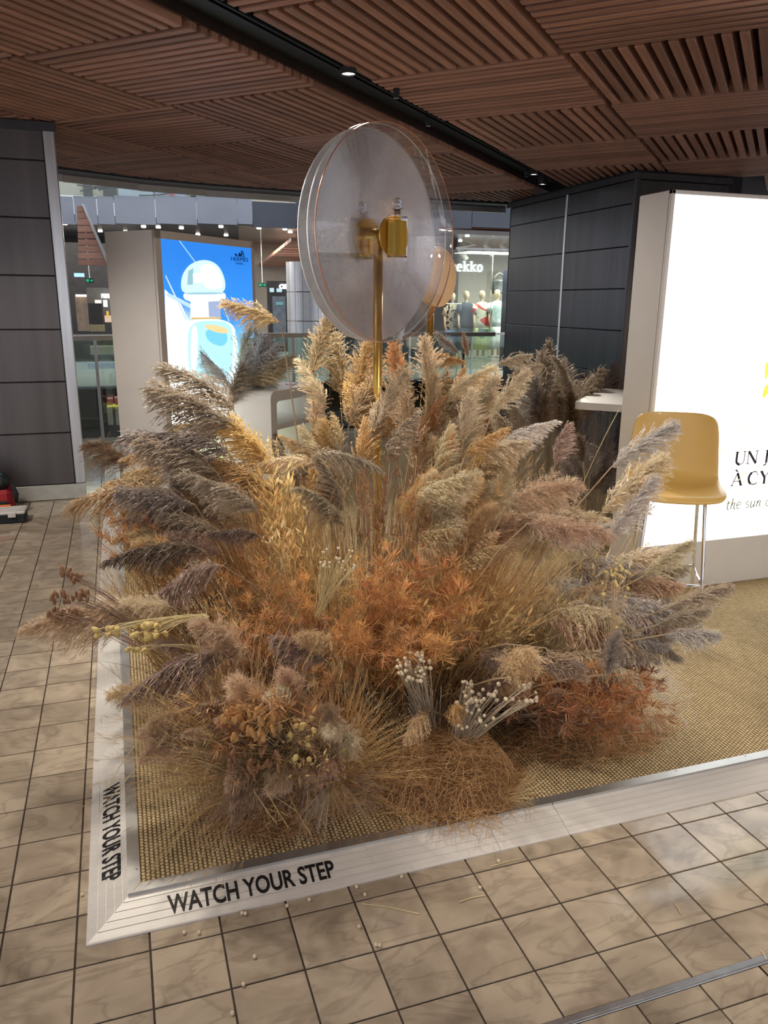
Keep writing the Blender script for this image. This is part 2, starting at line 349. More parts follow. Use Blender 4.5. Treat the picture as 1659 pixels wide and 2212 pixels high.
# ------------------------------------------------------------------ ceiling: basket weave of timber slats, 45 degrees to the floor grid
CZ = 3.2; S2 = math.sqrt(.5)
def uv(u, v, z=0): return V(((u-v)*S2, (u+v)*S2, z))
ceil = empty('ceiling', (0, 0, CZ), kind='structure')
UL = [2.57+1.345*k for k in range(-6, 8)]
VR = [1.15-1.315*k for k in range(0, 10)]; VL = [1.53+1.315*k for k in range(0, 6)]
NS = 14
slats = []
def cut_ok(p): return p.y < 9.0 and p.x > -6 and p.x < 9.5
for iu in range(len(UL)-1):
    for side, VS in ((-1, VR), (1, VL)):
        for iv in range(len(VS)-1):
            u0, u1 = UL[iu]+.012, UL[iu+1]-.012; v0, v1 = sorted((VS[iv], VS[iv+1])); v0 += .012; v1 -= .012
            k = (iu-6) + (iv if side < 0 else iv+1)
            for n in range(NS):
                t = (n+.5)/NS
                if k % 2 == 0: a, b = uv(u0, v0+(v1-v0)*t), uv(u1, v0+(v1-v0)*t)
                else: a, b = uv(u0+(u1-u0)*t, v0), uv(u0+(u1-u0)*t, v1)
                # stop the slats at the ceiling edge over the atrium
                if a.y > 9.0 and b.y > 9.0: continue
                if b.y > 9.0: b = a+(b-a)*((9.0-a.y)/(b.y-a.y))
                if a.y > 9.0: a = b+(a-b)*((9.0-b.y)/(a.y-b.y))
                m = (a+b)/2
                if m.y < -3.2 or m.x < -5 or m.x > 8.5: continue
                if m.x > 5.9 and m.y > 6.3: continue
                A, B = proj((a.x, a.y, CZ)), proj((b.x, b.y, CZ)); ln = 0
                mm = proj((m.x, m.y, CZ))
                if mm and -200 < mm[0] < W+200 and -250 < mm[1] < 700 and A and B: ln = math.hypot(A[0]-B[0], A[1]-B[1])/mm[2]
                slats.append((ln, a, b))
slats.sort(key=lambda t: -t[0])
sg = G().box(-.5, .5, -.026, .026, 0, .1, .003); slat_me = sg.mesh('slat', WOOD); restg = G()
for n, (ln, a, b) in enumerate(slats):
    d = b-a; L_ = d.length; ang = math.atan2(d.y, d.x); m = (a+b)/2
    Mx = Matrix.Translation((m.x, m.y, CZ)) @ Matrix.Rotation(ang, 4, 'Z') @ Matrix.Diagonal((L_, 1, 1, 1))
    if n < 300:
        o = link('slat', slat_me); o.parent = ceil; o.matrix_parent_inverse = Matrix.Translation((0, 0, -CZ)); o.matrix_basis = Mx
    else:
        restg.add([Mx @ V(p) for p in ((-.5, -.026, 0), (.5, -.026, 0), (.5, .026, 0), (-.5, .026, 0), (-.5, -.026, .1), (.5, -.026, .1), (.5, .026, .1), (-.5, .026, .1))],
                  [(3, 2, 1, 0), (0, 1, 5, 4), (1, 2, 6, 5), (2, 3, 7, 6), (3, 0, 4, 7)])
tag(restg.obj('slat_field', WOOD, ceil), kind='stuff')
DKWOOD = mat('plenum_board', srgb(44, 30, 26), .8, var=.2)
G().box(-9, 13, -4, 9.05, CZ+.1, CZ+.3).obj('plenum_board', DKWOOD, ceil)
# dark service channel with recessed spots
ch = empty('trim_2', tuple(uv(3, 1.34, CZ)), kind='structure')
def uvbox(g, u0, u1, v0, v1, z0, z1):
    q = [uv(u0, v0), uv(u1, v0), uv(u1, v1), uv(u0, v1)]
    return g.add([(p.x, p.y, z) for z in (z0, z1) for p in q], [(3, 2, 1, 0), (4, 5, 6, 7), (0, 1, 5, 4), (1, 2, 6, 5), (2, 3, 7, 6), (3, 0, 4, 7)])
uvbox(G(), -3, 9.2, 1.165, 1.515, CZ+.085, CZ+.11).obj('channel_top', BLACK, ch)
uvbox(G(), -3, 9.2, 1.152, 1.166, CZ+.0, CZ+.11).obj('channel_side', BLACK, ch)
uvbox(G(), -3, 9.2, 1.516, 1.530, CZ+.035, CZ+.11).obj('channel_side', DKWOOD, ch)
uvbox(G(), -3, 9.2, 1.31, 1.335, CZ+.06, CZ+.085).obj('track', BLACK, ch)
LAMP = glow('lamp_glow', (1, .95, .86), 30)
def downlight(x, y, label, lit=True, r=.045):
    t = empty('downlight', (x, y, CZ-.03), label, 'ceiling light', 'small spots in the ceiling channel')
    G().lathe([(r*1.15, .115), (r*1.15, .0), (r, -.004), (r*.93, .004), (r*.9, .09)], 20, Matrix.Translation((x, y, CZ-.03)), False).obj('housing', BLACK, t, True)
    G().lathe([(0.001, .006), (r*.92, .006)], 20, Matrix.Translation((x, y, CZ-.03)), False).obj('lens', LAMP if lit else BLACK, t)
    return t
for (x, y, lab, lit) in [(1.76, 3.36, 'glowing round spot in the black ceiling channel left of the glass discs', True),
                         (4.80, 6.46, 'upper of two glowing spots at the far end of the black channel', True),
                         (5.26, 7.08, 'lower of two glowing spots at the far end of the black channel', True),
                         (-.30, 1.55, 'round spot in the ceiling channel above the left ramp edging', True),
                         (-1.6, .25, 'round spot in the ceiling channel outside the frame', True),
                         (.2, 2.06, 'added unseen spot in the ceiling channel just above the frame', True), (-1.9, 3.4, 'round spot over the tiles left of the frame', True), (2.6, -1.9, 'round spot over the tiles behind the camera', True)]: downlight(x, y, lab, lit)
def trackspot(px, py, label):
    p = onZ(px, py, CZ-.06); x, y = p.x, p.y
    t = empty('track_spot', (x, y, CZ-.06), label, 'ceiling light', 'black track heads in the ceiling channel')
    G().tube([(x, y, CZ+.08), (x, y, CZ)], .008, 8).obj('stem', BLACK, t)
    G().lathe([(.018, .07), (.022, .06), (.022, 0), (.018, 0)], 14, Matrix.Translation((x, y, CZ-.06))).obj('housing', BLACK, t, True)
    G().lathe([(.019, -.001), (.001, -.002)], 14, Matrix.Translation((x, y, CZ-.06)), False).obj('lens', STEEL, t)
trackspot(925, 272, 'small black track head hanging just right above the glass discs')
trackspot(856, 212, 'small black track head in the channel left of the hanging one')
trackspot(1137, 382, 'small black track head beside the two far glowing spots')
# ceiling edge over the atrium
eg = [onZ(px, py, CZ) for px, py in ((140, 350), (200, 362), (300, 385), (450, 398), (640, 410))]
edge = [(-4, 7.6), (-1.5, 7.75), (-.2, 8.1), (.66, 8.55), (1.5, 8.78), (2.66, 8.95), (4, 9.0), (6.0, 9.1)]
g = G(); z0, z1 = CZ-.02, CZ+.35
for (a, b) in zip(edge[:-1], edge[1:]):
    g.add([(a[0], a[1], z0), (b[0], b[1], z0), (b[0], b[1]+.5, z0), (a[0], a[1]+.9, z0), (a[0], a[1], z1), (b[0], b[1], z1), (b[0], b[1]+.5, z1), (a[0], a[1]+.9, z1)],
          [(3, 2, 1, 0), (0, 1, 5, 4), (1, 2, 6, 5), (2, 3, 7, 6), (3, 0, 4, 7)])
tag(g.obj('trim_3', DARKBLUE), kind='structure')
g = G()
for (a, b) in zip(edge[:-1], edge[1:]):
    g.add([(a[0], a[1]+.42, z0-.07), (b[0], b[1]+.38, z0-.07), (b[0], b[1]+.46, z0-.07), (a[0], a[1]+.5, z0-.07), (a[0], a[1]+.42, z0), (b[0], b[1]+.38, z0), (b[0], b[1]+.46, z0), (a[0], a[1]+.5, z0)],
          [(3, 2, 1, 0), (0, 1, 5, 4), (1, 2, 6, 5), (2, 3, 7, 6), (3, 0, 4, 7)])
tag(g.obj('trim_4', ALU_D), kind='structure')

# ------------------------------------------------------------------ clad columns left and right
pil = empty('wall_left', (-.2, 5.66, 0), kind='structure')
PX0 = -3.2; PY = 5.66
zs = sorted([onY(60, y, PY).z for y in (345, 470, 595, 712, 826, 938, 1050)])
zs = [zs[0]]+zs[1:]+[3.17]
for a, b in zip(zs[:-1], zs[1:]): G().box(PX0, -.21, PY, PY+.04, a+.004, b-.004, .004).obj('cladding_panel', BROWNM, pil)
G().box(PX0, -.19, PY+.012, PY+1.1, .0, 3.2).obj('core', BLACK, pil)
G().box(PX0, -.12, PY-.012, PY+.03, .004, zs[0]-.004, .003).obj('skirting', SKIRT, pil)
G().box(-.205, -.115, PY-.005, PY+.08, zs[0], 3.17, .006).obj('corner_trim', STEEL, pil)
G().box(PX0, -.10, PY-.02, PY+.1, 3.12, 3.195, .004).obj('top_trim', DARKM, pil)
wr = empty('wall_right', (5.75, 5.9, 0), kind='structure')
XR = 5.75
zr = sorted([onX(1160, y, XR).z for y in (478, 553, 628, 704, 782)]); st = zr[1]-zr[0]
zr = [zr[0]-st*k for k in range(4, 0, -1) if zr[0]-st*k > -.3]+zr+[3.1]
zr[0] = max(zr[0], 0.0)
for a, b in zip(zr[:-1], zr[1:]):
    G().box(XR, XR+.05, 5.93, 7.29, a+.004, b-.004, .004).obj('cladding_panel', DARKM, wr)
    G().box(XR+.02, XR+.07, 7.33, 8.85, a+.004, b-.004, .004).obj('cladding_panel', DARKM, wr)
    G().box(XR+.05, 7.0, 5.9, 5.95, a+.004, b-.004, .004).obj('cladding_panel', DARKM, wr)
G().box(XR+.03, 7.2, 5.93, 8.9, 0, 3.2).obj('core', BLACK, wr)
G().box(XR-.01, XR+.06, 7.29, 7.33, 0, 3.12, .006).obj('joint_trim', STEEL, wr)
G().box(XR-.012, XR+.05, 5.885, 5.935, 0, 3.12, .01).obj('corner_trim', DARKM, wr)
G().box(XR-.03, 7.02, 5.87, 8.9, 3.1, 3.17, .004).obj('top_trim', DARKM, wr)

ws = empty('wall_side', (9.4, 0, 0), kind='structure')
G().box(9.4, 9.6, -9, 5.9, 0, 6).obj('wall_panel', mat('side_wall', (.16, .15, .16), .6, var=.1), ws)
G().box(9.3, 9.4, -1.2, 1.0, .5, 2.0).obj('added_glow_window', glow('amber_added_window', (1, .52, .12), 1.6), ws); G().box(9.28, 9.4, -1.3, 1.1, 2.0, 2.1).obj('shop_head', STEEL, ws)  # unseen glowing window added to be reflected in the glass discs
G().box(9.3, 9.4, 2.0, 3.6, 1.0, 2.4).obj('added_glow_window', glow('white_added_window', (.95, .97, 1), 2.2), ws); G().box(9.3, 9.4, -4.5, -2.4, .4, 2.4).obj('added_glow_window', glow('warm_added_window', (1, .85, .65), 1.6), ws)  # two more unseen glowing windows added for the disc reflections

# ------------------------------------------------------------------ stroke lettering for the printed and glowing signs
def S(*p): return list(p)
def arc(cx, cy, rx, ry, a0, a1, n=10): return [(cx+rx*math.cos(math.radians(a0+(a1-a0)*i/n)), cy+ry*math.sin(math.radians(a0+(a1-a0)*i/n))) for i in range(n+1)]
# glyph: (advance, [(thick, polyline), ...]) in cap heights
DIDO = {
 'U': (.86, [(1, [(.15, 1), (.15, .35)]+arc(.43, .32, .28, .32, 180, 270, 6)), (.25, arc(.43, .32, .28, .32, 270, 360, 6)+[(.71, 1)]), (.22, [(.02, .99), (.28, .99)]), (.22, [(.6, .99), (.82, .99)])]),
 'N': (.92, [(.25, [(.14, 0), (.14, 1)]), (1, [(.14, 1), (.76, 0)]), (.25, [(.76, 0), (.76, 1)]), (.22, [(.02, .01), (.26, .01)]), (.22, [(.64, .99), (.88, .99)])]),
 'J': (.52, [(1, [(.3, 1), (.3, .0)]), (.5, [(.3, 0), (.26, -.16), (.1, -.2)]), (.22, [(.16, .99), (.44, .99)])]),
 'A': (.84, [(.25, [(.4, 1), (.06, 0)]), (1, [(.4, 1), (.74, 0)]), (.22, [(.18, .34), (.62, .34)]), (.22, [(-.04, .01), (.18, .01)]), (.22, [(.62, .01), (.86, .01)])]),
 '`': (0., [(.6, [(.22, 1.26), (.4, 1.1)])]),
 'C': (.88, [(1, arc(.48, .5, .38, .5, 120, 240, 10)), (.4, arc(.48, .5, .38, .5, 60, 120, 6)), (.4, arc(.48, .5, .38, .5, 240, 310, 6)), (.3, [(.72, .9), (.72, .7)])]),
 'Y': (.8, [(1, [(.1, 1), (.4, .48)]), (.3, [(.7, 1), (.4, .48)]), (1, [(.4, .48), (.4, 0)]), (.22, [(.0, .99), (.24, .99)]), (.22, [(.58, .99), (.82, .99)]), (.22, [(.28, .01), (.52, .01)])]),
 't': (.36, [(.8, [(.2, .78), (.12, .15)]+arc(.22, .14, .1, .14, 180, 300, 5)), (.25, [(.04, .6), (.34, .6)])]),
 'h': (.52, [(.8, [(.22, 1), (.08, 0)]), (.3, [(.12, .3), (.26, .56), (.38, .6)]), (.8, [(.4, .58), (.36, .14)]+arc(.43, .1, .07, .1, 180, 320, 4))]),
 'e': (.5, [(.25, [(.1, .3), (.4, .4)]), (.5, arc(.26, .45, .16, .16, 0, 180, 8)), (.8, [(.1, .45), (.08, .2)]), (.4, arc(.24, .18, .16, .18, 180, 320, 6))]),
 's': (.44, [(.5, arc(.22, .44, .12, .14, 40, 230, 8)+arc(.2, .16, .14, .16, 50, -150, 8))]),
 'u': (.54, [(.8, [(.14, .6), (.08, .18)]+arc(.2, .16, .12, .16, 180, 300, 5)), (.3, [(.26, .04), (.4, .3)]), (.8, [(.44, .6), (.38, .1), (.46, .02)])]),
 'n': (.54, [(.8, [(.16, .6), (.08, 0)]), (.3, [(.1, .3), (.26, .56), (.36, .6)]), (.8, [(.4, .58), (.36, .14), (.46, .02)])]),
 'a': (.52, [(.6, arc(.24, .28, .16, .28, 70, 330, 10)), (.8, [(.42, .6), (.36, .1), (.46, .02)])]),
}
SLAB = {
 'm': (1.1, [(1, [(.18, 0), (.18, .68)]), (1, [(.18, .5)]+arc(.36, .5, .17, .17, 160, 0, 6)+[(.53, 0)]), (1, arc(.71, .5, .17, .17, 160, 0, 6)+[(.88, 0)]), (.7, [(.04, .04), (.32, .04)]), (.7, [(.4, .04), (.66, .04)]), (.7, [(.76, .04), (1.02, .04)]), (.7, [(.04, .66), (.2, .66)])]),
 'a': (.74, [(1, arc(.34, .5, .2, .19, 160, 0, 6)+[(.54, .04), (.68, .04)]), (.9, arc(.32, .2, .19, .19, 80, 360, 10))]),
 'r': (.66, [(1, [(.2, 0), (.2, .68)]), (.9, [(.2, .45)]+arc(.42, .44, .2, .23, 150, 40, 5)), (.7, [(.04, .04), (.42, .04)]), (.7, [(.04, .66), (.22, .66)])]),
 'i': (.48, [(1, [(.24, 0), (.24, .66)]), (.7, [(.06, .04), (.44, .04)]), (.7, [(.08, .66), (.26, .66)]), (1.3, [(.24, .84), (.24, .96)])]),
 'e': (.74, [(.9, [(.12, .36), (.58, .36)]), (1, arc(.35, .35, .24, .33, 0, 310, 14))]),
 'k': (.8, [(1, [(.18, 0), (.18, 1)]), (.8, [(.2, .3), (.62, .66)]), (.9, [(.34, .42), (.64, .02)]), (.7, [(.02, .04), (.32, .04)]), (.7, [(.5, .04), (.78, .04)]), (.7, [(.46, .66), (.74, .66)]), (.7, [(.04, .97), (.2, .97)])]),
 'o': (.74, [(1, arc(.36, .35, .24, .33, 0, 360, 16))]),
}
def strokes(name, s, font, m, origin, ex, ez, h, wt, thick, parent, width=None):
    """letters of thick and thin strokes, origin + ex * x + ez * y, with real thickness along the face normal"""
    ex, ez = V(ex).normalized(), V(ez).normalized(); nrm = ex.cross(ez); g = G()
    adv = sum(font[c][0] if c in font else .32 for c in s); k = (width/(adv*h)) if width else 1; x = 0.
    for c in s:
        if c not in font: x += .32; continue
        a, sts = font[c]; g = G()
        for (t, pl) in sts:
            w_ = max(wt*t*.5, .03)
            pts = [V(((x+p[0])*k, p[1])) for p in pl]
            vs = []
            for i, p in enumerate(pts):
                d = (pts[min(i+1, len(pts)-1)]-pts[max(i-1, 0)]); d = d.normalized() if d.length > 1e-6 else V((1, 0))
                n_ = V((-d.y, d.x))
                for sg_ in (1, -1):
                    q = p+n_*(w_*sg_); vs.append(V(origin)+ex*(q.x*h)+ez*(q.y*h))
            m_ = len(pts); top = [v_+nrm*thick for v_ in vs]; fs = []
            for i in range(m_-1):
                a0, a1, b0, b1 = 2*i, 2*i+1, 2*i+2, 2*i+3; o_ = 2*m_
                fs += [(a0, a1, b1, b0)[::-1], (a0+o_, a1+o_, b1+o_, b0+o_), (a0, b0, b0+o_, a0+o_), (a1, a1+o_, b1+o_, b1)]
            g.add(vs+top, fs)
        x += a; g.obj(name, m, parent)['kind'] = 'stuff'

# ------------------------------------------------------------------ right lightbox (square to the floor grid)
rb = empty('lightbox', (3.147, 1.87, PZ), 'tall white lightbox with an overexposed white face behind the mustard stool', 'lightbox', 'freestanding advertising lightboxes')
RX0, RX1, RY, RT = 3.147, 5.05, 1.87, 2.377
zb = onY(1659, 1154, RY).z
g = G(); fr = .022
g.box(RX0, RX1, RY+.02, RY+.29, PZ, RT, .004); g.box(RX0, RX1, RY, RY+.03, PZ, zb, .003); g.box(RX0, RX0+fr, RY, RY+.03, zb, RT, .003); g.box(RX1-fr, RX1, RY, RY+.03, zb, RT, .003); g.box(RX0, RX1, RY, RY+.03, RT-fr, RT, .003)
g.obj('case', WHITE, rb)
def lit_print(name, es, stops, axis_z0, axis_z1, spot_=None):
    """backlit print: colour bands over the picture's height, plus one tinted patch"""
    m = bpy.data.materials.new(name); m.use_nodes = True; nt = m.node_tree; N = nt.nodes; L = nt.links; b = N['Principled BSDF']
    g_ = N.new('ShaderNodeNewGeometry'); sp = N.new('ShaderNodeSeparateXYZ'); L.new(g_.outputs['Position'], sp.inputs[0])
    mr = N.new('ShaderNodeMapRange'); mr.inputs[1].default_value = axis_z0; mr.inputs[2].default_value = axis_z1; L.new(sp.outputs[2], mr.inputs[0])
    nz = N.new('ShaderNodeTexNoise'); nz.inputs['Scale'].default_value = 2.2; nz.inputs['Detail'].default_value = 4; L.new(g_.outputs['Position'], nz.inputs[0])
    ad = N.new('ShaderNodeMath'); ad.operation = 'MULTIPLY_ADD'; L.new(nz.outputs[0], ad.inputs[0]); ad.inputs[1].default_value = .12; L.new(mr.outputs[0], ad.inputs[2])
    rp = N.new('ShaderNodeValToRGB'); L.new(ad.outputs[0], rp.inputs[0]); e = rp.color_ramp.elements
    e[0].position = stops[0][0]; e[0].color = (*stops[0][1], 1); e[1].position = stops[-1][0]; e[1].color = (*stops[-1][1], 1)
    for p_, c_ in stops[1:-1]: k_ = e.new(p_); k_.color = (*c_, 1)
    out = rp.outputs[0]
    if spot_:
        c_, rad, colr = spot_; ds = N.new('ShaderNodeVectorMath'); ds.operation = 'DISTANCE'; L.new(g_.outputs['Position'], ds.inputs[0]); ds.inputs[1].default_value = c_
        m2 = N.new('ShaderNodeMapRange'); m2.inputs[1].default_value = rad*.3; m2.inputs[2].default_value = rad; m2.inputs[3].default_value = 1; m2.inputs[4].default_value = 0; m2.interpolation_type = 'SMOOTHSTEP'; L.new(ds.outputs['Value'], m2.inputs[0])
        mx = N.new('ShaderNodeMix'); mx.data_type = 'RGBA'; L.new(m2.outputs[0], mx.inputs[0]); L.new(out, mx.inputs[6]); mx.inputs[7].default_value = (*colr, 1); out = mx.outputs[2]
    b.inputs['Base Color'].default_value = (.1, .1, .1, 1); b.inputs['Roughness'].default_value = .3
    L.new(out, b.inputs['Emission Color']); b.inputs['Emission Strength'].default_value = es
    return m
RFACE = lit_print('white_backlit_print', 2.6, [(0, (1, .98, .9)), (.3, (1, 1, .96)), (.8, (.93, .97, 1)), (1, (.9, .96, 1))], zb, RT, ((4.35, 1.87, 2.25), .42, (.2, .42, .42)))
face = G().box(RX0+fr, RX1-fr, RY+.004, RY+.02, zb, RT-fr).obj('backlit_print', RFACE, rb); face['label'] = 'glowing white print with pale yellow petals and serif text'
INK = mat('grey_print_ink', (.05, .045, .06), .6, var=.05); INK2 = mat('olive_print_ink', (.16, .15, .07), .6, var=.05)
def rface(px, py): return onY(px, py, RY+.004)
def rtext(s, px0, py0, px1, hpx, m, wt=.2):
    a, b = rface(px0, py0), rface(px1, py0); k = (rface(px0, py0-hpx)-a).length
    return strokes('letter', s, DIDO, m, a, (1, 0, 0), (0, 0, 1), k, wt, .002, rb, (b-a).length)
rtext('UN J', 1585, 1004, 1660, 27, INK); rtext('`A CY', 1578, 1050, 1660, 27, INK); rtext('the sun a', 1567, 1101, 1662, 23, INK2, .1)
YEL = glow('yellow_petal_print', (1, .86, .12), 1.1); YEL2 = glow('pale_petal_print', (1, .93, .45), 1.35)
pet = random.Random(3)
def petal(px, py, lw, lh, rot, m, name='printed_petal'):
    c = rface(px, py); g = G(); pts = []
    for i in range(10):
        a = 2*math.pi*i/10; q = (lw*math.cos(a), lh*math.sin(a)*(1-.35*math.cos(a))); pts.append(V((c.x+q[0]*math.cos(rot)-q[1]*math.sin(rot), RY+.0035, c.z+q[0]*math.sin(rot)+q[1]*math.cos(rot))))
    g.prism(pts, (0, -.0015, 0)); g.obj(name, m, rb)
for (px, py, a, b, r_) in [(1656, 800, .014, .05, .1), (1654, 845, .02, .04, -.2)]: petal(px, py, a, b, r_, YEL)
for k in range(26):
    px, py = pet.choice([(1575, 985), (1585, 1010), (1600, 1030), (1640, 1045), (1548, 1062), (1610, 1068), (1575, 1100), (1650, 1010), (1560, 960), (1625, 930)])
    petal(px+pet.gauss(0, 9), py+pet.gauss(0, 8), pet.uniform(.006, .014), pet.uniform(.004, .008), pet.uniform(0, 3), YEL2)

# ------------------------------------------------------------------ left lightbox (turned 45 degrees)
LO = V((.632, 5.581, PZ)); DU = V((S2, S2, 0)); DV = V((-S2, S2, 0)); LZ = V((0, 0, 1)); LW, LD, LT = 1.475, .586, 2.377
lb = empty('lightbox', tuple(LO), 'tall white lightbox with a blue perfume bottle print on its face', 'lightbox', 'freestanding advertising lightboxes')
def lbox(g, s0, s1, t0, t1, z0, z1):
    q = [LO+DU*s+DV*t for (s, t) in ((s0, t0), (s1, t0), (s1, t1), (s0, t1))]
    return g.add([(p.x, p.y, z) for z in (z0, z1) for p in q], [(3, 2, 1, 0), (4, 5, 6, 7), (0, 1, 5, 4), (1, 2, 6, 5), (2, 3, 7, 6), (3, 0, 4, 7)])
g = G(); fm = .075
lbox(g, 0, LW, .02, LD, PZ, LT); lbox(g, 0, fm, 0, .03, PZ, LT); lbox(g, LW-fm*.6, LW, 0, .03, PZ, LT); lbox(g, 0, LW, 0, .03, LT-fm*.9, LT); lbox(g, 0, LW, 0, .03, PZ, PZ+.12)
g.obj('case', WARMW, lb)
LFACE = lit_print('blue_backlit_print', 1.25, [(0, (.75, .95, .25)), (.22, (1.0, 1.0, .8)), (.42, (.95, 1, 1)), (.56, (.25, .7, 1)), (.72, (.03, .28, .84)), (1, (.012, .2, .72))], PZ+.1, LT, (tuple(LO+DU*.2+LZ*1.0), .75, (2.4, 2.4, 2.2)))
lf = lbox(G(), fm, LW-fm*.6, .006, .02, PZ+.12, LT-fm*.9).obj('backlit_print', LFACE, lb); lf['label'] = 'glowing blue print of a perfume bottle'
LN = V((DU.y, -DU.x, 0))*-1.0
def lface(px, py, off=.004): return hit(px, py, LO+DV*(.006-off), DV)
def c3(x, y): return (130+x/3.0164, 340+y/3.0164)
def decal(name, pts, col, es, off=.003, crop=True):
    ps = [lface(*(c3(*p) if crop else p), off) for p in pts]
    return G().prism(ps, DV*.0012).obj(name, glow(name+'_print', col, es), lb)
def smooth_poly(pts, n=3):
    for _ in range(n):
        q = []
        for i in range(len(pts)):
            a, b = pts[i], pts[(i+1) % len(pts)]; q += [(a[0]*.75+b[0]*.25, a[1]*.75+b[1]*.25), (a[0]*.25+b[0]*.75, a[1]*.25+b[1]*.75)]
        pts = q
    return pts
def ell(cx, cy, rx, ry, n=20): return [(cx+rx*math.cos(2*math.pi*i/n), cy+ry*math.sin(2*math.pi*i/n)) for i in range(n)]
decal('light_sweep', [(682, 860), (790, 960), (850, 1100), (830, 1300), (760, 1640), (700, 1640)], (1, 1, .96), 1.6, .0012)
decal('light_ray', [(684, 770), (690, 770), (830, 1060), (815, 1060)], (.7, .9, 1), 1.0, .002)
decal('light_ray', [(690, 900), (700, 880), (860, 960), (850, 985)], (.6, .85, 1), 1.0, .002)
decal('printed_thread', [(765, 530), (770, 530), (958, 782), (953, 785)], (.6, .85, 1), 1.0, .002)
decal('printed_thread', [(1052, 950), (1057, 950), (1104, 1068), (1098, 1070)], (.6, .85, 1), 1.0, .002)
decal('bottle_glow', smooth_poly([(800, 1050), (1120, 1050), (1160, 1200), (1170, 1500), (740, 1500), (770, 1200)]), (.75, .95, 1), 1.35, .0016)
decal('bottle_body', smooth_poly([(840, 1070), (1040, 1062), (1120, 1090), (1130, 1250), (1110, 1450), (850, 1450), (830, 1250)]), (.5, .86, .97), 1.15, .0022)
decal('bottle_body', smooth_poly([(940, 1120), (1060, 1100), (1100, 1180), (1060, 1240), (960, 1200)]), (.2, .66, .9), 1.15, .0028)
decal('bottle_shine', smooth_poly([(850, 1100), (900, 1090), (890, 1400), (850, 1420)]), (.95, 1, 1), 1.4, .003)
decal('gold_band', smooth_poly([(930, 1085), (1060, 1100), (1110, 1140), (1050, 1150), (960, 1120)], 2), (.95, .72, .35), 1.1, .0032)
decal('bottle_neck', [(850, 915), (1046, 915), (1046, 1050), (850, 1050)], (.97, .98, 1), 1.35, .0034)
decal('bottle_neck', [(965, 940), (1046, 935), (1046, 1040), (970, 1040)], (.42, .52, .78), 1.0, .0038)
decal('gold_band', [(855, 1044), (1050, 1040), (1050, 1052), (855, 1056)], (.8, .55, .2), 1.0, .004)
decal('stopper_rim', smooth_poly([(795, 900), (830, 870), (1060, 870), (1086, 905), (1060, 945), (830, 945)]), (.88, .97, 1), 1.3, .0036)
decal('stopper_dome', smooth_poly([(785, 850), (795, 760), (850, 690), (940, 662), (1020, 690), (1065, 760), (1082, 850), (1050, 890), (810, 890)]), (.62, .86, .95), 1.2, .0042)
decal('stopper_dome', smooth_poly([(900, 700), (1000, 690), (1055, 780), (1060, 860), (940, 860), (930, 780)]), (.95, 1, 1), 1.4, .0046)
decal('stopper_facet', [(862, 760), (922, 750), (930, 812), (872, 820)], (.95, 1, 1), 1.4, .005)
decal('stopper_facet', [(835, 740), (868, 720), (864, 830), (828, 830)], (.35, .62, .72), 1.0, .005)
decal('stopper_rim', smooth_poly([(815, 880), (1065, 878), (1060, 892), (820, 895)], 1), (.4, .7, .8), 1.0, .005)
NAVY = mat('navy_print_ink', (.002, .012, .06), .6, var=.1)
def ltext(s, px0, py0, px1, py1, hpx, name='lettering', bold=.0):
    a, b = lface(*c3(px0, py0), .003), lface(*c3(px1, py1), .003); k = (lface(*c3(px0, py0-hpx), .003)-a).length
    mt = Matrix((DU, LZ, -DV)).transposed().to_4x4(); mt.translation = a
    return text(name, s, NAVY, k*1.37, mt, lb, bold, (b-a).length, .0006)
ltext('HERMÈS', 1114, 672, 1225, 684, 27); ltext('PARIS', 1147, 697, 1194, 702, 14)
for poly in ([(1138, 628), (1144, 626), (1150, 632), (1160, 636), (1160, 640), (1146, 638), (1140, 640)], [(1163, 640), (1166, 622), (1172, 618), (1176, 630), (1184, 632), (1186, 645), (1180, 645), (1176, 638), (1170, 645)],
             [(1180, 606), (1184, 604), (1188, 612), (1187, 634), (1182, 634)], [(1190, 618), (1195, 616), (1200, 646), (1196, 648)], [(1140, 640), (1200, 648), (1200, 651), (1140, 643)]):
    ps = [lface(*c3(*p), .0025) for p in poly]; G().prism(ps, DV*.001).obj('carriage_emblem', NAVY, lb)

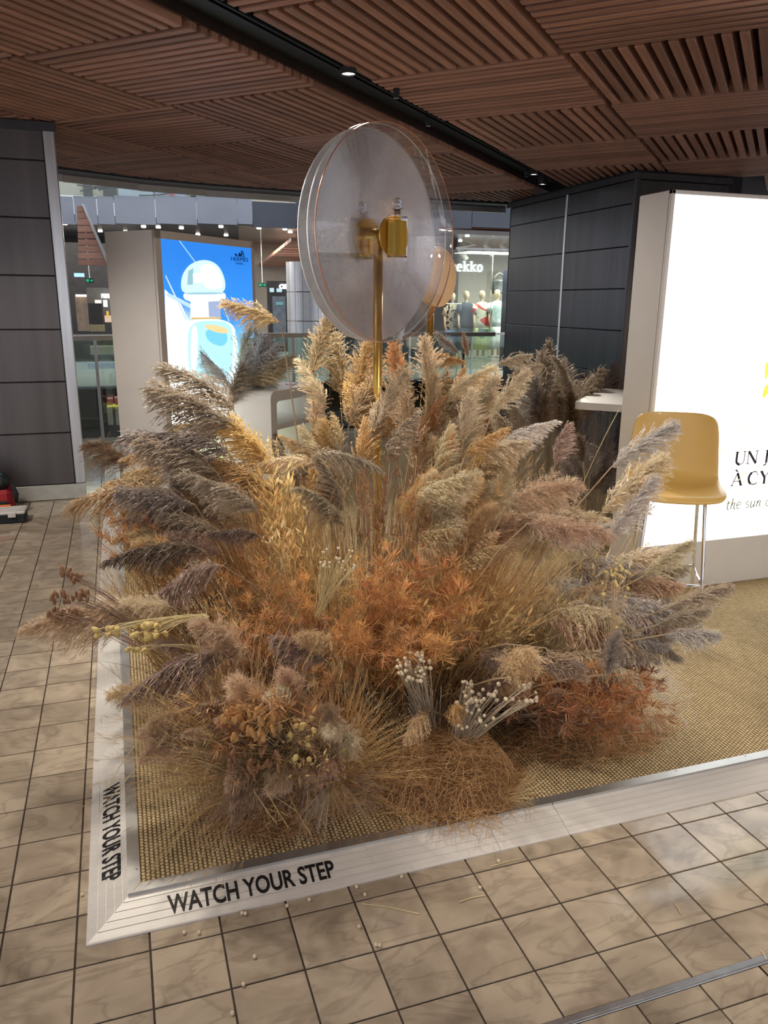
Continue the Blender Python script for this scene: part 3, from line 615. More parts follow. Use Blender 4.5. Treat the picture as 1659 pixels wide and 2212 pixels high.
# ------------------------------------------------------------------ white waterfall plinth in front of the left lightbox
def rrect(w, h, r, n=5):
    pts = []
    for cx, cy, a0 in ((w-r, h-r, 0), (r, h-r, 90), (r, r, 180), (w-r, r, 270)):
        pts += [(cx+r*math.cos(math.radians(a0+90*i/n)), cy+r*math.sin(math.radians(a0+90*i/n))) for i in range(n+1)]
    return pts
def plinth(origin, eu, ev, wd, dp, ht, th, shelf, label, name='display_plinth'):
    """tube shaped plinth with rounded corners, open front and a shelf"""
    t = empty(name, tuple(origin), label, 'plinth'); o = V(origin); eu, ev = V(eu), V(ev)
    out = rrect(wd, ht, .07); inn = [(p[0]+th, p[1]+th) for p in rrect(wd-2*th, ht-2*th, .04)]; g = G(); n = len(out); vs = []
    for d in (0, dp):
        for p in out+inn: q = o+eu*p[0]+ev*d; vs.append((q.x, q.y, o.z+p[1]))
    fs = []
    for i in range(n):
        j = (i+1) % n; b = 2*n
        fs += [(i, j, n+j, n+i), (b+j, b+i, b+n+i, b+n+j), (j, i, b+i, b+j), (n+i, n+j, b+n+j, b+n+i)]
    g.add(vs, fs); ob = g.obj('shell', WHITE, t)
    g = G(); q = [o+eu*s_+ev*d for s_, d in ((th*.9, .02), (wd-th*.9, .02), (wd-th*.9, dp-.02), (th*.9, dp-.02))]
    g.add([(p.x, p.y, o.z+z) for z in (shelf, shelf+.05) for p in q], [(3, 2, 1, 0), (4, 5, 6, 7), (0, 1, 5, 4), (1, 2, 6, 5), (2, 3, 7, 6), (3, 0, 4, 7)]); g.obj('shelf', WHITE, t)
    return t
plinth((1.594, 5.485, PZ), DU, DV, 1.0, .6, .90, .1, .52, 'white rounded plinth with open niche behind the dried grasses')
cdm = mat('tester_card', (.9, .9, .92), .5, var=.02)
for k, (s, t) in enumerate([(.3, .2), (.5, .3), (.7, .22), (.6, .45)]):
    c = V((1.594, 5.485, PZ+.9))+DU*s+DV*t; g = G(); q = [c+DU*a+DV*b for a, b in ((-.07, -.05), (.07, -.03), (.07, .05), (-.07, .03))]
    g.prism([(p.x, p.y, PZ+.901) for p in q], (0, 0, .006)); tag(g.obj('tester_card', cdm), 'white card lying flat on the rounded white plinth', 'card', 'cards on the rounded plinth')

# ------------------------------------------------------------------ counter slab behind the right lightbox and plinth at the right edge
ct = empty('bar_counter', (3.9, 3.6, PZ), 'white bar counter with rounded corners jutting out behind the right lightbox', 'counter')
c0 = V((3.545, 3.33, 0)); eU = DU; eV = -DV
pts = [c0+eU*p[0]+eV*p[1] for p in rrect(1.15, 1.6, .05)]
G().prism([(p.x, p.y, .995) for p in pts], (0, 0, .055)).obj('top', WHITE, ct)
pts = [c0+eU*(p[0]+.45)+eV*(p[1]+.45) for p in rrect(.3, 1.1, .03)]
G().prism([(p.x, p.y, PZ) for p in pts], (0, 0, .945)).obj('leg', WHITE, ct)
wp = empty('white_plinth', (3.45, .85, PZ), 'white tapered plinth cut off by the right edge of the frame', 'plinth')
g = G()
base = [(3.30, .76), (3.7, .55), (3.9, .90), (3.42, 1.10)]; top = [(3.34, .79), (3.7, .59), (3.88, .90), (3.45, 1.07)]
g.add([(x, y, PZ) for x, y in base]+[(x, y, .40) for x, y in top], [(3, 2, 1, 0), (4, 5, 6, 7), (0, 1, 5, 4), (1, 2, 6, 5), (2, 3, 7, 6), (3, 0, 4, 7)]); ob = g.obj('body', WHITE, wp)
bv = ob.modifiers.new('bevel', 'BEVEL'); bv.width = .03; bv.segments = 3
g = G(); g.prism([(x, y, .385) for x, y in top], (0, 0, .03)); g.obj('top', WHITE, wp)

# ------------------------------------------------------------------ mustard bar stool
SX, SY = 2.99, 1.42
st = empty('bar_stool', (SX, SY, PZ), 'mustard yellow shell bar stool on thin chrome legs', 'stool')
prof = [(-.215, .800), (-.205, .822), (-.17, .838), (-.10, .842), (0, .838), (.08, .842), (.135, .868), (.165, .92), (.18, 1.0), (.192, 1.1), (.20, 1.17), (.205, 1.215)]
hw = [.205, .222, .232, .238, .24, .24, .238, .234, .228, .222, .212, .185]
vs = []; nx = 12
for (y, z), w_ in zip(prof, hw):
    for i in range(nx+1):
        t = -1+2*i/nx; k = abs(t)**3
        fy = -.045*k if z > .9 else -.0*k; fz = .02*k if z < .88 else 0
        if z > 1.2: fz = -.02*abs(t)**6
        vs.append((SX+w_*t, SY+y+fy, z+fz))
fs = [(r_*(nx+1)+i, r_*(nx+1)+i+1, (r_+1)*(nx+1)+i+1, (r_+1)*(nx+1)+i) for r_ in range(len(prof)-1) for i in range(nx)]
sh = G().add(vs, fs).obj('seat_shell', MUSTARD, st, True)
md = sh.modifiers.new('thick', 'SOLIDIFY'); md.thickness = .014; md.offset = -1; md = sh.modifiers.new('sub', 'SUBSURF'); md.levels = 1; md.render_levels = 2
leg_tops = [(-.14, -.12), (.14, -.12), (.14, .1), (-.14, .1)]; leg_feet = [(-.19, -.235), (.175, -.235), (.19, .2), (-.19, .2)]
def lp(k, z): 
    t = (z-PZ)/(.80-PZ); return (SX+leg_feet[k][0]*(1-t)+leg_tops[k][0]*t, SY+leg_feet[k][1]*(1-t)+leg_tops[k][1]*t, z)
for k in range(4):
    pts = [lp(k, PZ+.004), lp(k, .78)]; cx = SX+leg_tops[k][0]*.55; cy = SY+leg_tops[k][1]*.55
    G().tube([lp(k, PZ+.004), lp(k, .4), lp(k, .785), (lp(k, .8)[0]*.7+cx*.3, lp(k, .8)[1]*.7+cy*.3, .815), (cx, cy, .823)], .0095, 12).obj('leg', CHROME, st, True)
    G().lathe([(.016, 0), (.016, .008), (.011, .014)], 12, Matrix.Translation((leg_feet[k][0]+SX, leg_feet[k][1]+SY, PZ))).obj('foot', CHROME, st, True)
for a, b in ((0, 1), (1, 2), (2, 3), (3, 0)): G().tube([lp(a, .36), lp(b, .36)], .0075, 10).obj('footrest', CHROME, st, True)
st.rotation_euler[2] = math.radians(-31)

# ------------------------------------------------------------------ gold stand with glass discs and two perfume bottles
PX, PYY = 1.515, 1.985
nd = V((math.sin(math.radians(150)), math.cos(math.radians(150)), 0)); sd = V((-nd.y, nd.x, 0)); up = V((0, 0, 1))
stand = empty('disc_stand', (PX, PYY, PZ), 'gold pole stand holding three large textured glass discs', 'display stand')
hub = onY(824, 510, PYY); HZ = at(824, 512, 3.9).z
G().tube([(PX, PYY, PZ+.012), (PX, PYY, HZ+.0)], .0235, 24).obj('pole', GOLD, stand, True)
G().lathe([(.15, 0), (.15, .010), (.145, .012), (.03, .012)], 40, Matrix.Translation((PX, PYY, PZ))).obj('base_plate', GOLD, stand)
HUB = V((PX, PYY, HZ))
def axm(p): 
    m_ = Matrix((sd, up, nd)).transposed().to_4x4(); m_.translation = p; return m_
G().lathe([(.046, -.066), (.046, -.035), (.040, -.03), (.040, .03), (.046, .035), (.046, .05), (.052, .052), (.052, .066), (.046, .068), (.046, .085)], 32, axm(HUB)).obj('barrel', GOLD, stand, True)
G().lathe([(.001, -.074), (.090, -.074), (.092, -.072), (.092, -.068), (.090, -.066), (.001, -.066)], 48, axm(HUB), False).obj('back_plate', GOLD, stand)
G().lathe([(.001, .085), (.092, .085), (.094, .087), (.094, .091), (.092, .093), (.001, .093)], 48, axm(HUB), False).obj('front_plate', GOLD, stand)
def glass_mat(name, rough, bump, refl, tint=(1, 1, 1), bscale=70.):
    m = bpy.data.materials.new(name); m.use_nodes = True; nt = m.node_tree; N = nt.nodes; L = nt.links; N.remove(N['Principled BSDF']); out = N['Material Output']
    rf = N.new('ShaderNodeBsdfRefraction'); rf.inputs['IOR'].default_value = 1.08; rf.inputs['Roughness'].default_value = rough; rf.inputs['Color'].default_value = (*tint, 1)
    gl = N.new('ShaderNodeBsdfGlossy'); gl.inputs['Roughness'].default_value = .07 if rough > .1 else .03; gl.inputs['Color'].default_value = (.95, .95, .95, 1)
    tp = N.new('ShaderNodeBsdfTransparent'); tp.inputs[0].default_value = (*tint, 1)
    tc = N.new('ShaderNodeTexCoord'); nz = N.new('ShaderNodeTexNoise'); nz.inputs['Scale'].default_value = bscale; nz.inputs['Detail'].default_value = 2; L.new(tc.outputs['Object'], nz.inputs[0])
    if bump:
        bp = N.new('ShaderNodeBump'); bp.inputs['Strength'].default_value = bump; bp.inputs['Distance'].default_value = .004; L.new(nz.outputs[0], bp.inputs['Height']); L.new(bp.outputs[0], rf.inputs['Normal']); L.new(bp.outputs[0], gl.inputs['Normal'])
    mx = N.new('ShaderNodeMixShader'); mx.inputs[0].default_value = refl; m0 = N.new('ShaderNodeMixShader'); m0.inputs[0].default_value = .82 if rough > .1 else .1
    L.new(tp.outputs[0], m0.inputs[1]); L.new(rf.outputs[0], m0.inputs[2])
    L.new(m0.outputs[0], mx.inputs[1]); L.new(gl.outputs[0], mx.inputs[2]); L.new(mx.outputs[0], out.inputs[0]); return m
GL_CLEAR = glass_mat('clear_acrylic', .02, 0, .05, (.98, .98, .99)); GL_RIP = glass_mat('rippled_acrylic', .26, 1.0, .16, (.84, .83, .85), 150.)
EDGE_W = mat('polished_glint_edge', (.85, .85, .86), .12, .3, var=.05, emit=None); EDGE_C = mat('copper_reflection_edge', (.75, .42, .30), .15, .5, var=.05)  # caught light painted white on two edges, a copper reflection on the third
DR = .512
for dist, gm, em in ((-.086, GL_RIP, EDGE_W), (.030, GL_CLEAR, EDGE_W), (.080, GL_CLEAR, EDGE_C)):
    c = HUB+nd*dist+(sd*.05 if dist < 0 else sd*0)
    G().lathe([(.001, -.003), (DR-.004, -.003), (DR-.004, .003), (.001, .003)], 96, axm(c), False).obj('glass_disc', gm, stand, True)
    G().lathe([(DR-.004, -.003), (DR, -.003), (DR, .003), (DR-.004, .003), (DR-.004, -.003)], 96, axm(c), False).obj('disc_edge', em, stand, True)
PERF = bpy.data.materials.new('amber_perfume'); PERF.use_nodes = True
pb = PERF.node_tree.nodes['Principled BSDF']; pb.inputs['Base Color'].default_value = (.95, .72, .12, 1); pb.inputs['Transmission Weight'].default_value = .55; pb.inputs['Roughness'].default_value = .06; pb.inputs['IOR'].default_value = 1.2
_n = PERF.node_tree.nodes.new('ShaderNodeTexNoise'); _n.inputs['Scale'].default_value = 12; _r_ = PERF.node_tree.nodes.new('ShaderNodeValToRGB'); _r_.color_ramp.elements[0].color = (.95, .66, .08, 1); _r_.color_ramp.elements[1].color = (1, .84, .28, 1)
PERF.node_tree.links.new(_n.outputs[0], _r_.inputs[0]); PERF.node_tree.links.new(_r_.outputs[0], pb.inputs['Base Color'])
CRYST = mat('clear_glass', (1, 1, 1), .02, 0, var=.005, trans=1., ior=1.14)
STOP = mat('crystal_stopper', (1, 1, 1), .03, 0, var=.005, trans=1., ior=1.42)
def bottle(c, label, liq):
    """square shouldered flacon, c = centre of its back face"""
    t = empty('perfume_bottle', tuple(c-up*.115), label, 'perfume bottle', 'bottles on the gold stand', 'thing')
    def bx(name, m, w0, w1, d0, d1, z0, z1, b=.008, par=t):
        g = G().box(w0, w1, z0, z1, d0, d1, b); mm = axm(c); g.v = [tuple(mm @ V(p)) for p in g.v]; return g.obj(name, m, par)
    body = bx('glass_body', CRYST, -.054, .054, .0, .058, -.100, .090, .008)
    bx('perfume', liq, -.047, .047, .007, .051, -.090, .07, .005, t)
    for s_ in (-.024, .024): bx('facet_rib', CRYST, s_-.006, s_+.006, .057, .062, -.08, .075, .0025)
    mm = Matrix.Translation(c+nd*.029+up*.088) @ Matrix.Scale(.72, 4)
    G().lathe([(.024, 0), (.022, .01), (.022, .045)], 24, mm).obj('collar', CHROME, t, True)
    G().lathe([(.022, .045), (.035, .05), (.036, .060), (.030, .066), (.033, .074), (.033, .086), (.026, .104), (.014, .114), (.001, .117)], 24, mm).obj('stopper', STOP, t, True)
    return t
bottle(HUB+nd*.094, 'amber perfume bottle with clear domed stopper on the right gold plate', PERF)
def rb_(c, label):
    return bottle(c, label, PERF)
rb_(HUB-nd*.134, 'amber perfume bottle with clear domed stopper behind the left gold plate')
s2 = at(929, 720, 5.3)
st2 = empty('disc_stand', (s2.x, s2.y, PZ), 'second gold pole with a small amber disc seen through the glass discs', 'display stand')
AMB = mat('amber_acrylic', (.95, .55, .10), .25, 0, var=.08, trans=.25, coat=.3)
tz = at(930, 600, 5.3).z
G().tube([(s2.x, s2.y, PZ+.012), (s2.x, s2.y, tz)], .0235, 20).obj('pole', GOLD, st2, True)
G().lathe([(.14, 0), (.14, .010), (.13, .012), (.03, .012)], 32, Matrix.Translation((s2.x, s2.y, PZ))).obj('base_plate', GOLD, st2)
G().lathe([(.001, -.02), (.19, -.02), (.192, -.017), (.192, .017), (.19, .02), (.001, .02)], 48, axm(V((s2.x, s2.y, tz))+nd*.045), False).obj('disc', AMB, st2)

# ------------------------------------------------------------------ balustrade at the atrium edge
GLASS_B = glass_mat('balustrade_glass', .02, 0, .06, (.86, .93, .90))
bal = empty('balustrade', (2, 9.2, 0), 'glass balustrade with grey steel rail along the atrium edge', 'balustrade')
bpts = [(-1.2, 8.2), (0, 8.55), (1.2, 9.0), (2.6, 9.12), (4.2, 9.12), (5.72, 9.12)]
for a, b in zip(bpts[:-1], bpts[1:]):
    A, B = V((*a, 0)), V((*b, 0)); d = (B-A).normalized(); n_ = V((-d.y, d.x, 0))
    def seg(z0, z1, th, name, m, ins=.0):
        q = [A+d*ins-n_*th, B-d*ins-n_*th, B-d*ins+n_*th, A+d*ins+n_*th]
        G().prism([(p.x, p.y, z0) for p in q], (0, 0, z1-z0)).obj(name, m, bal)
    seg(1.30, 1.36, .03, 'handrail', ALU_D); seg(0.02, 1.30, .006, 'glass_pane', GLASS_B, .03); seg(-.3, .03, .02, 'base_channel', DARKBLUE)
    for k in range(1, 2 if (B-A).length < 1.4 else 3):
        p = A+d*((B-A).length*k/(2 if (B-A).length < 1.4 else 3)); G().box(p.x-.012, p.x+.012, p.y-.02, p.y+.02, 0, 1.30).obj('post', DARKM, bal)
    G().box(A.x-.02, A.x+.02, A.y-.03, A.y+.03, 0, 1.31).obj('post', STEEL, bal)

# ------------------------------------------------------------------ far side of the atrium
tag(G().box(-14, 24, -8, 40, -6.2, -6).obj('floor_lower', mat('lower_floor', (.10, .10, .11), .3, var=.2, scale=1)), kind='structure')
tag(G().box(-14, 24, 15.6, 34, -.6, 0).obj('floor_far', mat('far_floor', (.30, .28, .26), .25, var=.1, scale=2)), kind='structure')
tag(G().box(-14, 24, 16.2, 16.5, -6, -.6).obj('wall_lower', mat('lower_wall', (.02, .02, .025), .5)), kind='structure')
fb = empty('balustrade', (2, 15.7, 0), 'far glass balustrade across the atrium void', 'balustrade')
for k in range(12):
    x = -6+1.6*k; G().box(x+.02, x+1.58, 15.7, 15.715, .02, 1.05).obj('glass_pane', GLASS_B, fb)
    G().box(x-.02, x+.02, 15.69, 15.73, 0, 1.06).obj('post', STEEL, fb)
G().box(-6, 13.2, 15.68, 15.74, 1.05, 1.1).obj('handrail', ALU_D, fb)
G().box(-6, 13.2, 15.6, 15.66, -.6, .04).obj('fascia', DARKBLUE, fb)
def panel(px0, px1, py0, py1, Y, th, name, m, parent, py_ref=None):
    """upright box on the plane y = Y between picture columns"""
    ym = (py0+py1)/2; a, b = onY(px0, ym, Y), onY(px1, ym, Y); xm = (px0+px1)/2
    z1, z0 = onY(xm, py0, Y).z, onY(xm, py1, Y).z
    return G().box(min(a.x, b.x), max(a.x, b.x), Y, Y+th, min(z0, z1), max(z0, z1)).obj(name, m, parent)
FAS = mat('fascia_metal', (.34, .37, .43), .3, .6, var=.12, scale=.8); FAS_D = mat('fascia_metal_dark', (.10, .115, .14), .35, .5, var=.12, scale=.8)
BEIGE = mat('beige_render', (.42, .38, .33), .7, var=.06); SHOPW = mat('shop_wall', (.50, .46, .40), .7, var=.05); DARKWALL = mat('charcoal_shop', (.03, .03, .035), .6, var=.2)
up_ = empty('wall_upper', (3, 16, 3.6), kind='structure')
cuts = [120, 160, 210, 247, 336, 425, 512, 545]
for a, b in zip(cuts[:-1], cuts[1:]): panel(a+.6, b-.6, 424, 484, 16.0, .08, 'fascia_panel', FAS, up_)
for a, b in zip([545, 640, 735, 830, 925, 1020], [640, 735, 830, 925, 1020, 1115]): panel(a+.6, b-.6, 437, 492, 16.05, .08, 'fascia_panel', FAS_D, up_)
SOFF = mat('glossy_soffit', (.16, .15, .14), .12, .4, var=.15, scale=1)
zf = onY(400, 484, 16).z
G().box(-5, 13, 16.14, 22.3, zf+.02, zf+.12).obj('soffit', SOFF, up_)
LDOT = glow('small_lamp', (1, .93, .8), 14)
lr = random.Random(5)
for k in range(26):
    x = -1.5+.42*k+lr.uniform(-.1, .1); y = lr.choice([16.5, 17.2, 18.0, 18.8])
    o = G().lathe([(.05, 0), (.05, .02), (.035, .022)], 10, Matrix.Translation((x, y, zf))).obj('soffit_lamp', LDOT)
    tag(o, 'tiny round lamp in the glossy soffit across the atrium', 'ceiling light', 'soffit lamps across the atrium')
# upper gallery glass and shop front
for a, b in zip([120, 205, 262, 336, 408, 470, 545], [205, 262, 336, 408, 470, 545, 660]): panel(a+.5, b-.5, 380, 424, 15.95, .012, 'upper_glass', GLASS_B, up_)
panel(100, 700, 330, 432, 19, .1, 'upper_shop_wall', SHOPW, up_)
panel(255, 330, 380, 432, 18.9, .05, 'pale_shutter', mat('pale_blue_shutter', (.42, .50, .62), .5, var=.1), up_)
panel(335, 402, 384, 432, 18.9, .05, 'pale_shutter', mat('lilac_shutter', (.36, .38, .55), .5, var=.1), up_)
panel(366, 376, 386, 432, 18.85, .04, 'red_banner', mat('red_banner', (.5, .08, .12), .6), up_)
panel(180, 200, 395, 432, 18.9, .05, 'dark_doorway', DARKWALL, up_); panel(223, 252, 400, 432, 18.9, .05, 'dark_doorway', DARKWALL, up_); panel(412, 470, 388, 432, 18.9, .05, 'dark_doorway', DARKWALL, up_)
for k in range(14):
    p0 = onY(lr.uniform(150, 400), lr.uniform(385, 425), 17.5); p1 = p0+V((lr.uniform(.8, 1.6), 0, lr.uniform(-.25, .25))); m_ = (p0+p1)/2+V((0, 0, lr.uniform(-.2, .2)))
    G().tube(bez(p0, m_, p1, 6), .018, 5).obj('wire_branch', DARKWALL, up_)
def hang(px, py0, py1, wpx, Y, m, label, cat):
    t = empty(cat.replace(' ', '_'), tuple(onY(px, py1, Y)), label, cat); panel(px-wpx/2, px+wpx/2, py0, py1, Y, .03, 'cloth', m, t); panel(px-wpx/2-1, px+wpx/2+1, py0-1.5, py0+.5, Y-.01, .05, 'hanger_bar', STEEL, t); return t
CREAM = mat('cream_cloth', (.75, .68, .42), .8, var=.08)
hang(428, 405, 419, 10, 18.2, CREAM, 'left cream cloth hanging in the upper gallery shop', 'hanging cloth'); hang(444, 406, 420, 10, 18.2, CREAM, 'right cream cloth hanging in the upper gallery shop', 'hanging cloth')
bs = empty('glowing_sign', tuple(onY(496, 430, 17.8)), 'small glowing blue sign in the upper gallery', 'sign'); panel(489, 503, 422, 429, 17.8, .05, 'sign_face', glow('blue_sign', (.1, .5, .9), 1.2), bs); panel(488, 504, 421, 430, 17.84, .03, 'sign_case', DARKWALL, bs)
mq = empty('striped_display', tuple(onY(522, 432, 17.6)), 'red and white striped display in the upper gallery', 'display')
for k in range(6): panel(515+k*1.2, 524+k*1.5, 404+k*4.5, 407+k*4.5, 17.6, .2, 'stripe', mat('stripe_red', (.6, .1, .1), .6) if k % 2 else CREAM, mq)
# far timber soffits
def far_planks(poly_px, name_parent, n, yn, yf, zn, zfar, x0, x1):
    for k in range(n):
        t0, t1 = k/n, (k+.86)/n; y0, y1 = yn+(yf-yn)*t0, yn+(yf-yn)*t1; a, b = zn+(zfar-zn)*t0, zn+(zfar-zn)*t1
        G().add([(x0, y0, a), (x1, y0, a), (x1, y1, b), (x0, y1, b), (x0, y0, a+.08), (x1, y0, a+.08), (x1, y1, b+.08), (x0, y1, b+.08)], [(3, 2, 1, 0), (4, 5, 6, 7), (0, 1, 5, 4), (1, 2, 6, 5), (2, 3, 7, 6), (3, 0, 4, 7)]).obj('soffit_plank', WOOD, name_parent)
cf = empty('ceiling_far', (6, 20, 3.2), kind='structure')
zA = onY(600, 520, 17).z; zB = onY(600, 577, 21.5).z
far_planks(None, cf, 12, 17, 21.5, zA, zB, 4.3, 8.2)
zA = onY(1050, 462, 16.6).z; zB = onY(1050, 540, 21).z
far_planks(None, cf, 14, 16.6, 21, zA, zB, 8.9, 14.5)
# left: raking timber soffit beside the clad column
rk = empty('ceiling_rake', tuple(onY(200, 560, 13)), kind='structure')
for k in range(9):
    t0, t1 = k/9, (k+.85)/9
    a = [onY(166+4*t0, 445+130*t0, 13), onY(178+58*t0, 445+130*t0, 13), onY(178+58*t1, 445+130*t1, 13), onY(166+4*t1, 445+130*t1, 13)]
    G().prism(a, (0, .12, 0)).obj('soffit_plank', WOOD, rk)
a = [onY(x, y, 12.95) for x, y in ((176, 440), (181, 440), (242, 578), (234, 578))]; G().prism(a, (0, .06, 0)).obj('edge_trim', STEEL, rk)
# middle: beige wall, dark entrance and clad round column
wb = empty('wall_far', (5, 21.5, 0), kind='structure')
panel(520, 640, 480, 760, 21.6, .2, 'render_panel', BEIGE, wb); panel(990, 1160, 440, 780, 22.0, .2, 'render_panel', SHOPW, wb); panel(60, 520, 470, 780, 20.5, .2, 'render_panel', DARKWALL, wb)
panel(640, 990, 450, 780, 22.3, .2, 'render_panel', DARKWALL, wb)
cc = empty('round_column', tuple(onY(655, 735, 18)), 'round column clad in pale metal panels across the atrium', 'column')
ctr = onY(662, 640, 18); rad = (onY(705, 640, 18)-onY(620, 640, 18)).length/2; PALE = mat('pale_cladding', (.50, .52, .56), .3, .5, var=.05)
zc = [0, onY(662, 693, 18).z, onY(662, 631, 18).z, onY(662, 566, 18).z+.0]
for k in range(3):
    for s_ in range(8):
        a0, a1 = math.radians(180+s_*22.5+.6), math.radians(180+(s_+1)*22.5-.6); q = [(ctr.x+rad*math.cos(a0+(a1-a0)*i/3), ctr.y+rad*.9*math.sin(a0+(a1-a0)*i/3)) for i in range(4)]
        qi = [(ctr.x+(rad-.05)*math.cos(a0+(a1-a0)*i/3), ctr.y+(rad-.05)*.9*math.sin(a0+(a1-a0)*i/3)) for i in range(3, -1, -1)]
        G().prism([(x, y, zc[k]+.01) for x, y in q+qi], (0, 0, zc[k+1]-zc[k]-.02)).obj('cladding_panel', PALE, cc)
spot(ctr.x-.6, ctr.y-1.6, 3.5, ctr.x, ctr.y-.5, 1.4, 260, .9, .8, (1, 1, 1))
ls = empty('shop_entrance', tuple(onY(602, 730, 20.4)), 'dark shop entrance with a white lit sign left of the round column', 'shop front')
panel(580, 622, 607, 760, 20.4, .15, 'surround', DARKWALL, ls); panel(590, 618, 640, 745, 20.3, .08, 'glass_door', mat('door_glass', (.16, .2, .25), .1, .3, var=.2), ls); panel(596, 612, 652, 659, 20.28, .03, 'blue_notice', glow('cyan_notice', (.2, .5, .55), .6), ls)
panel(583, 592, 622, 631, 20.35, .04, 'lit_picture', glow('pale_sign', (.6, .85, .95), .9), ls); panel(598, 609, 623, 631, 20.35, .04, 'lit_picture', glow('pale_sign2', (.6, .85, .95), .9), ls)
SIGNW = glow('white_sign_glow', (1, 1, 1), 2.4)
def sign_text(s, px0, px1, py, hpx, Y, parent, bold=.01):
    a, b = onY(px0, py, Y), onY(px1, py, Y); k = (onY(px0, py-hpx, Y)-a).length
    mt = Matrix(((1, 0, 0), (0, 0, 1), (0, -1, 0))).transposed().to_4x4(); mt = Matrix(((1, 0, 0, a.x), (0, 0, -1, a.y), (0, 1, 0, a.z), (0, 0, 0, 1)))
    return text('sign_lettering', s, SIGNW, k*1.37, mt, parent, bold, abs(b.x-a.x), .02)
sign_text('CEN', 603, 626, 623, 9, 20.3, ls, .012)
EXITG = glow('exit_green', (.02, .45, .22), .9)
def exit_sign(px0, px1, py0, py1, Y, label):
    t = empty('exit_sign', tuple(onY((px0+px1)/2, py1, Y)), label, 'exit sign'); panel(px0, px1, py0, py1, Y, .06, 'sign_box', mat('exit_case', (.01, .06, .04), .5), t)
    w_ = px1-px0; panel(px0+w_*.08, px0+w_*.42, py0+2, py1-2, Y-.02, .02, 'running_figure_panel', EXITG, t)
    q = onY((px0+px1)/2, py0, Y); G().tube([q+V((0, .03, 0)), V((q.x, q.y+.03, zf+.03))], .012, 6).obj('hanger', STEEL, t)
    a = [onY(px0+w_*x, (py0+py1)/2+dy, Y-.02) for x, dy in ((.55, -1.2), (.75, -1.2), (.75, -3.4), (.95, 0), (.75, 3.4), (.75, 1.2), (.55, 1.2))]; G().prism(a, (0, .015, 0)).obj('arrow', EXITG, t)
exit_sign(558, 576, 611, 620, 20.0, 'green exit sign right of the blue lightbox'); exit_sign(185, 202, 601, 611, 16.8, 'green exit sign between the clad column and the left lightbox')
# left strip: shop with lit sign
lsh = empty('lit_shop', tuple(onY(225, 770, 19.5)), 'dark shop with a white lit sign left of the blue lightbox', 'shop front')
panel(190, 275, 622, 700, 19.5, .1, 'back_wall', mat('grey_shop_back', (.10, .10, .10), .7), lsh); sign_text('PETER', 219, 246, 643, 8, 19.4, lsh, .012)
panel(192, 222, 655, 700, 19.0, .4, 'black_counter', DARKWALL, lsh); panel(194, 226, 702, 716, 18.8, .4, 'patterned_front', mat('patterned_front', (.28, .26, .16), .5, var=.5, scale=40), lsh)
panel(223, 232, 648, 663, 19.35, .03, 'lit_figure', glow('lit_figure', (1, 1, 1), 1.5), lsh); panel(205, 219, 648, 655, 19.3, .05, 'lit_shelf', glow('lit_shelf', (1, .9, .6), 1.6), lsh); panel(226, 250, 682, 696, 19.2, .3, 'lit_goods', glow('lit_goods', (.9, .65, .5), .8), lsh); panel(230, 235, 672, 686, 19.1, .1, 'yellow_bottle', glow('yellow_goods', (.9, .55, .08), .9), lsh)
panel(165, 190, 640, 715, 18.0, .1, 'timber_door', mat('timber_door', (.36, .27, .2), .5, var=.2), lsh); panel(163, 187, 636, 641, 17.9, .1, 'lit_lintel', glow('lintel', (1, .9, .7), 1.6), lsh)
panel(160, 182, 590, 598, 17.5, .06, 'blue_tube', glow('blue_tube', (.25, .45, 1), 2.2), lsh)
panel(195, 262, 748, 766, 14.2, .2, 'pale_glass_rail', mat('pale_green_rail', (.36, .38, .27), .4), lsh); panel(190, 262, 784, 796, 14.0, .2, 'bright_rail', mat('bright_rail', (.5, .62, .7), .3), lsh)
lk = empty('lower_kiosk', tuple(onY(245, 930, 12.0)), 'grey kiosk panels with red boxes on the level below', 'kiosk')
panel(232, 244, 862, 876, 12, .3, 'red_box', mat('red_box', (.4, .05, .06), .5), lk); panel(248, 262, 860, 876, 12, .3, 'red_box', mat('red_box2', (.45, .06, .07), .5), lk); panel(232, 244, 880, 918, 11.9, .3, 'grey_panel', BEIGE, lk); panel(250, 265, 880, 918, 11.9, .3, 'grey_panel', BEIGE, lk); panel(232, 262, 877, 879, 11.85, .3, 'yellow_edge', glow('yellow_edge', (1, .9, .1), .6), lk)
# right: clothing shop with lit sign, rail and four mannequins
ms = empty('clothing_shop', tuple(onY(1045, 770, 19.6)), 'beige clothing shop with a white lit sign right of the glass discs', 'shop front')
a, b = onY(908, 584, 19.6), onY(1044, 584, 19.6); k = (onY(1044, 562, 19.6)-b).length
strokes('letter', 'marimekko', SLAB, SIGNW, a, (1, 0, 0), (0, 0, 1), k, .125, -.05, ms, (b-a).length)
panel(985, 1112, 536, 540, 18.4, .08, 'shop_head', STEEL, ms)
for x in (1062,): panel(x-.4, x+.4, 540, 725, 18.4, .04, 'glass_joint', STEEL, ms)
panel(975, 1064, 540, 725, 18.45, .012, 'shop_glass', GLASS_B, ms); panel(1064, 1095, 540, 725, 18.45, .012, 'shop_glass', GLASS_B, ms)
panel(1093, 1109, 583, 800, 17.8, .3, 'dark_pier', DARKBLUE, ms)
a, b = onY(990, 534, 18.9), onY(1112, 514, 20); G().tube([a, b], .025, 8).obj('track_bar', WHITE, ms)
for px, py in ((1000, 546), (1056, 537), (1084, 527)):
    p = onY(px, py, 19.2); G().tube([p+V((-.12, 0, .12)), p+V((.1, -.05, -.18))], .07, 12).obj('track_spot', WHITE, ms)
a, b = onY(964, 656, 19.0), onY(1082, 658, 19.0); G().tube([a, b], .016, 8).obj('garment_rail', WHITE, ms)
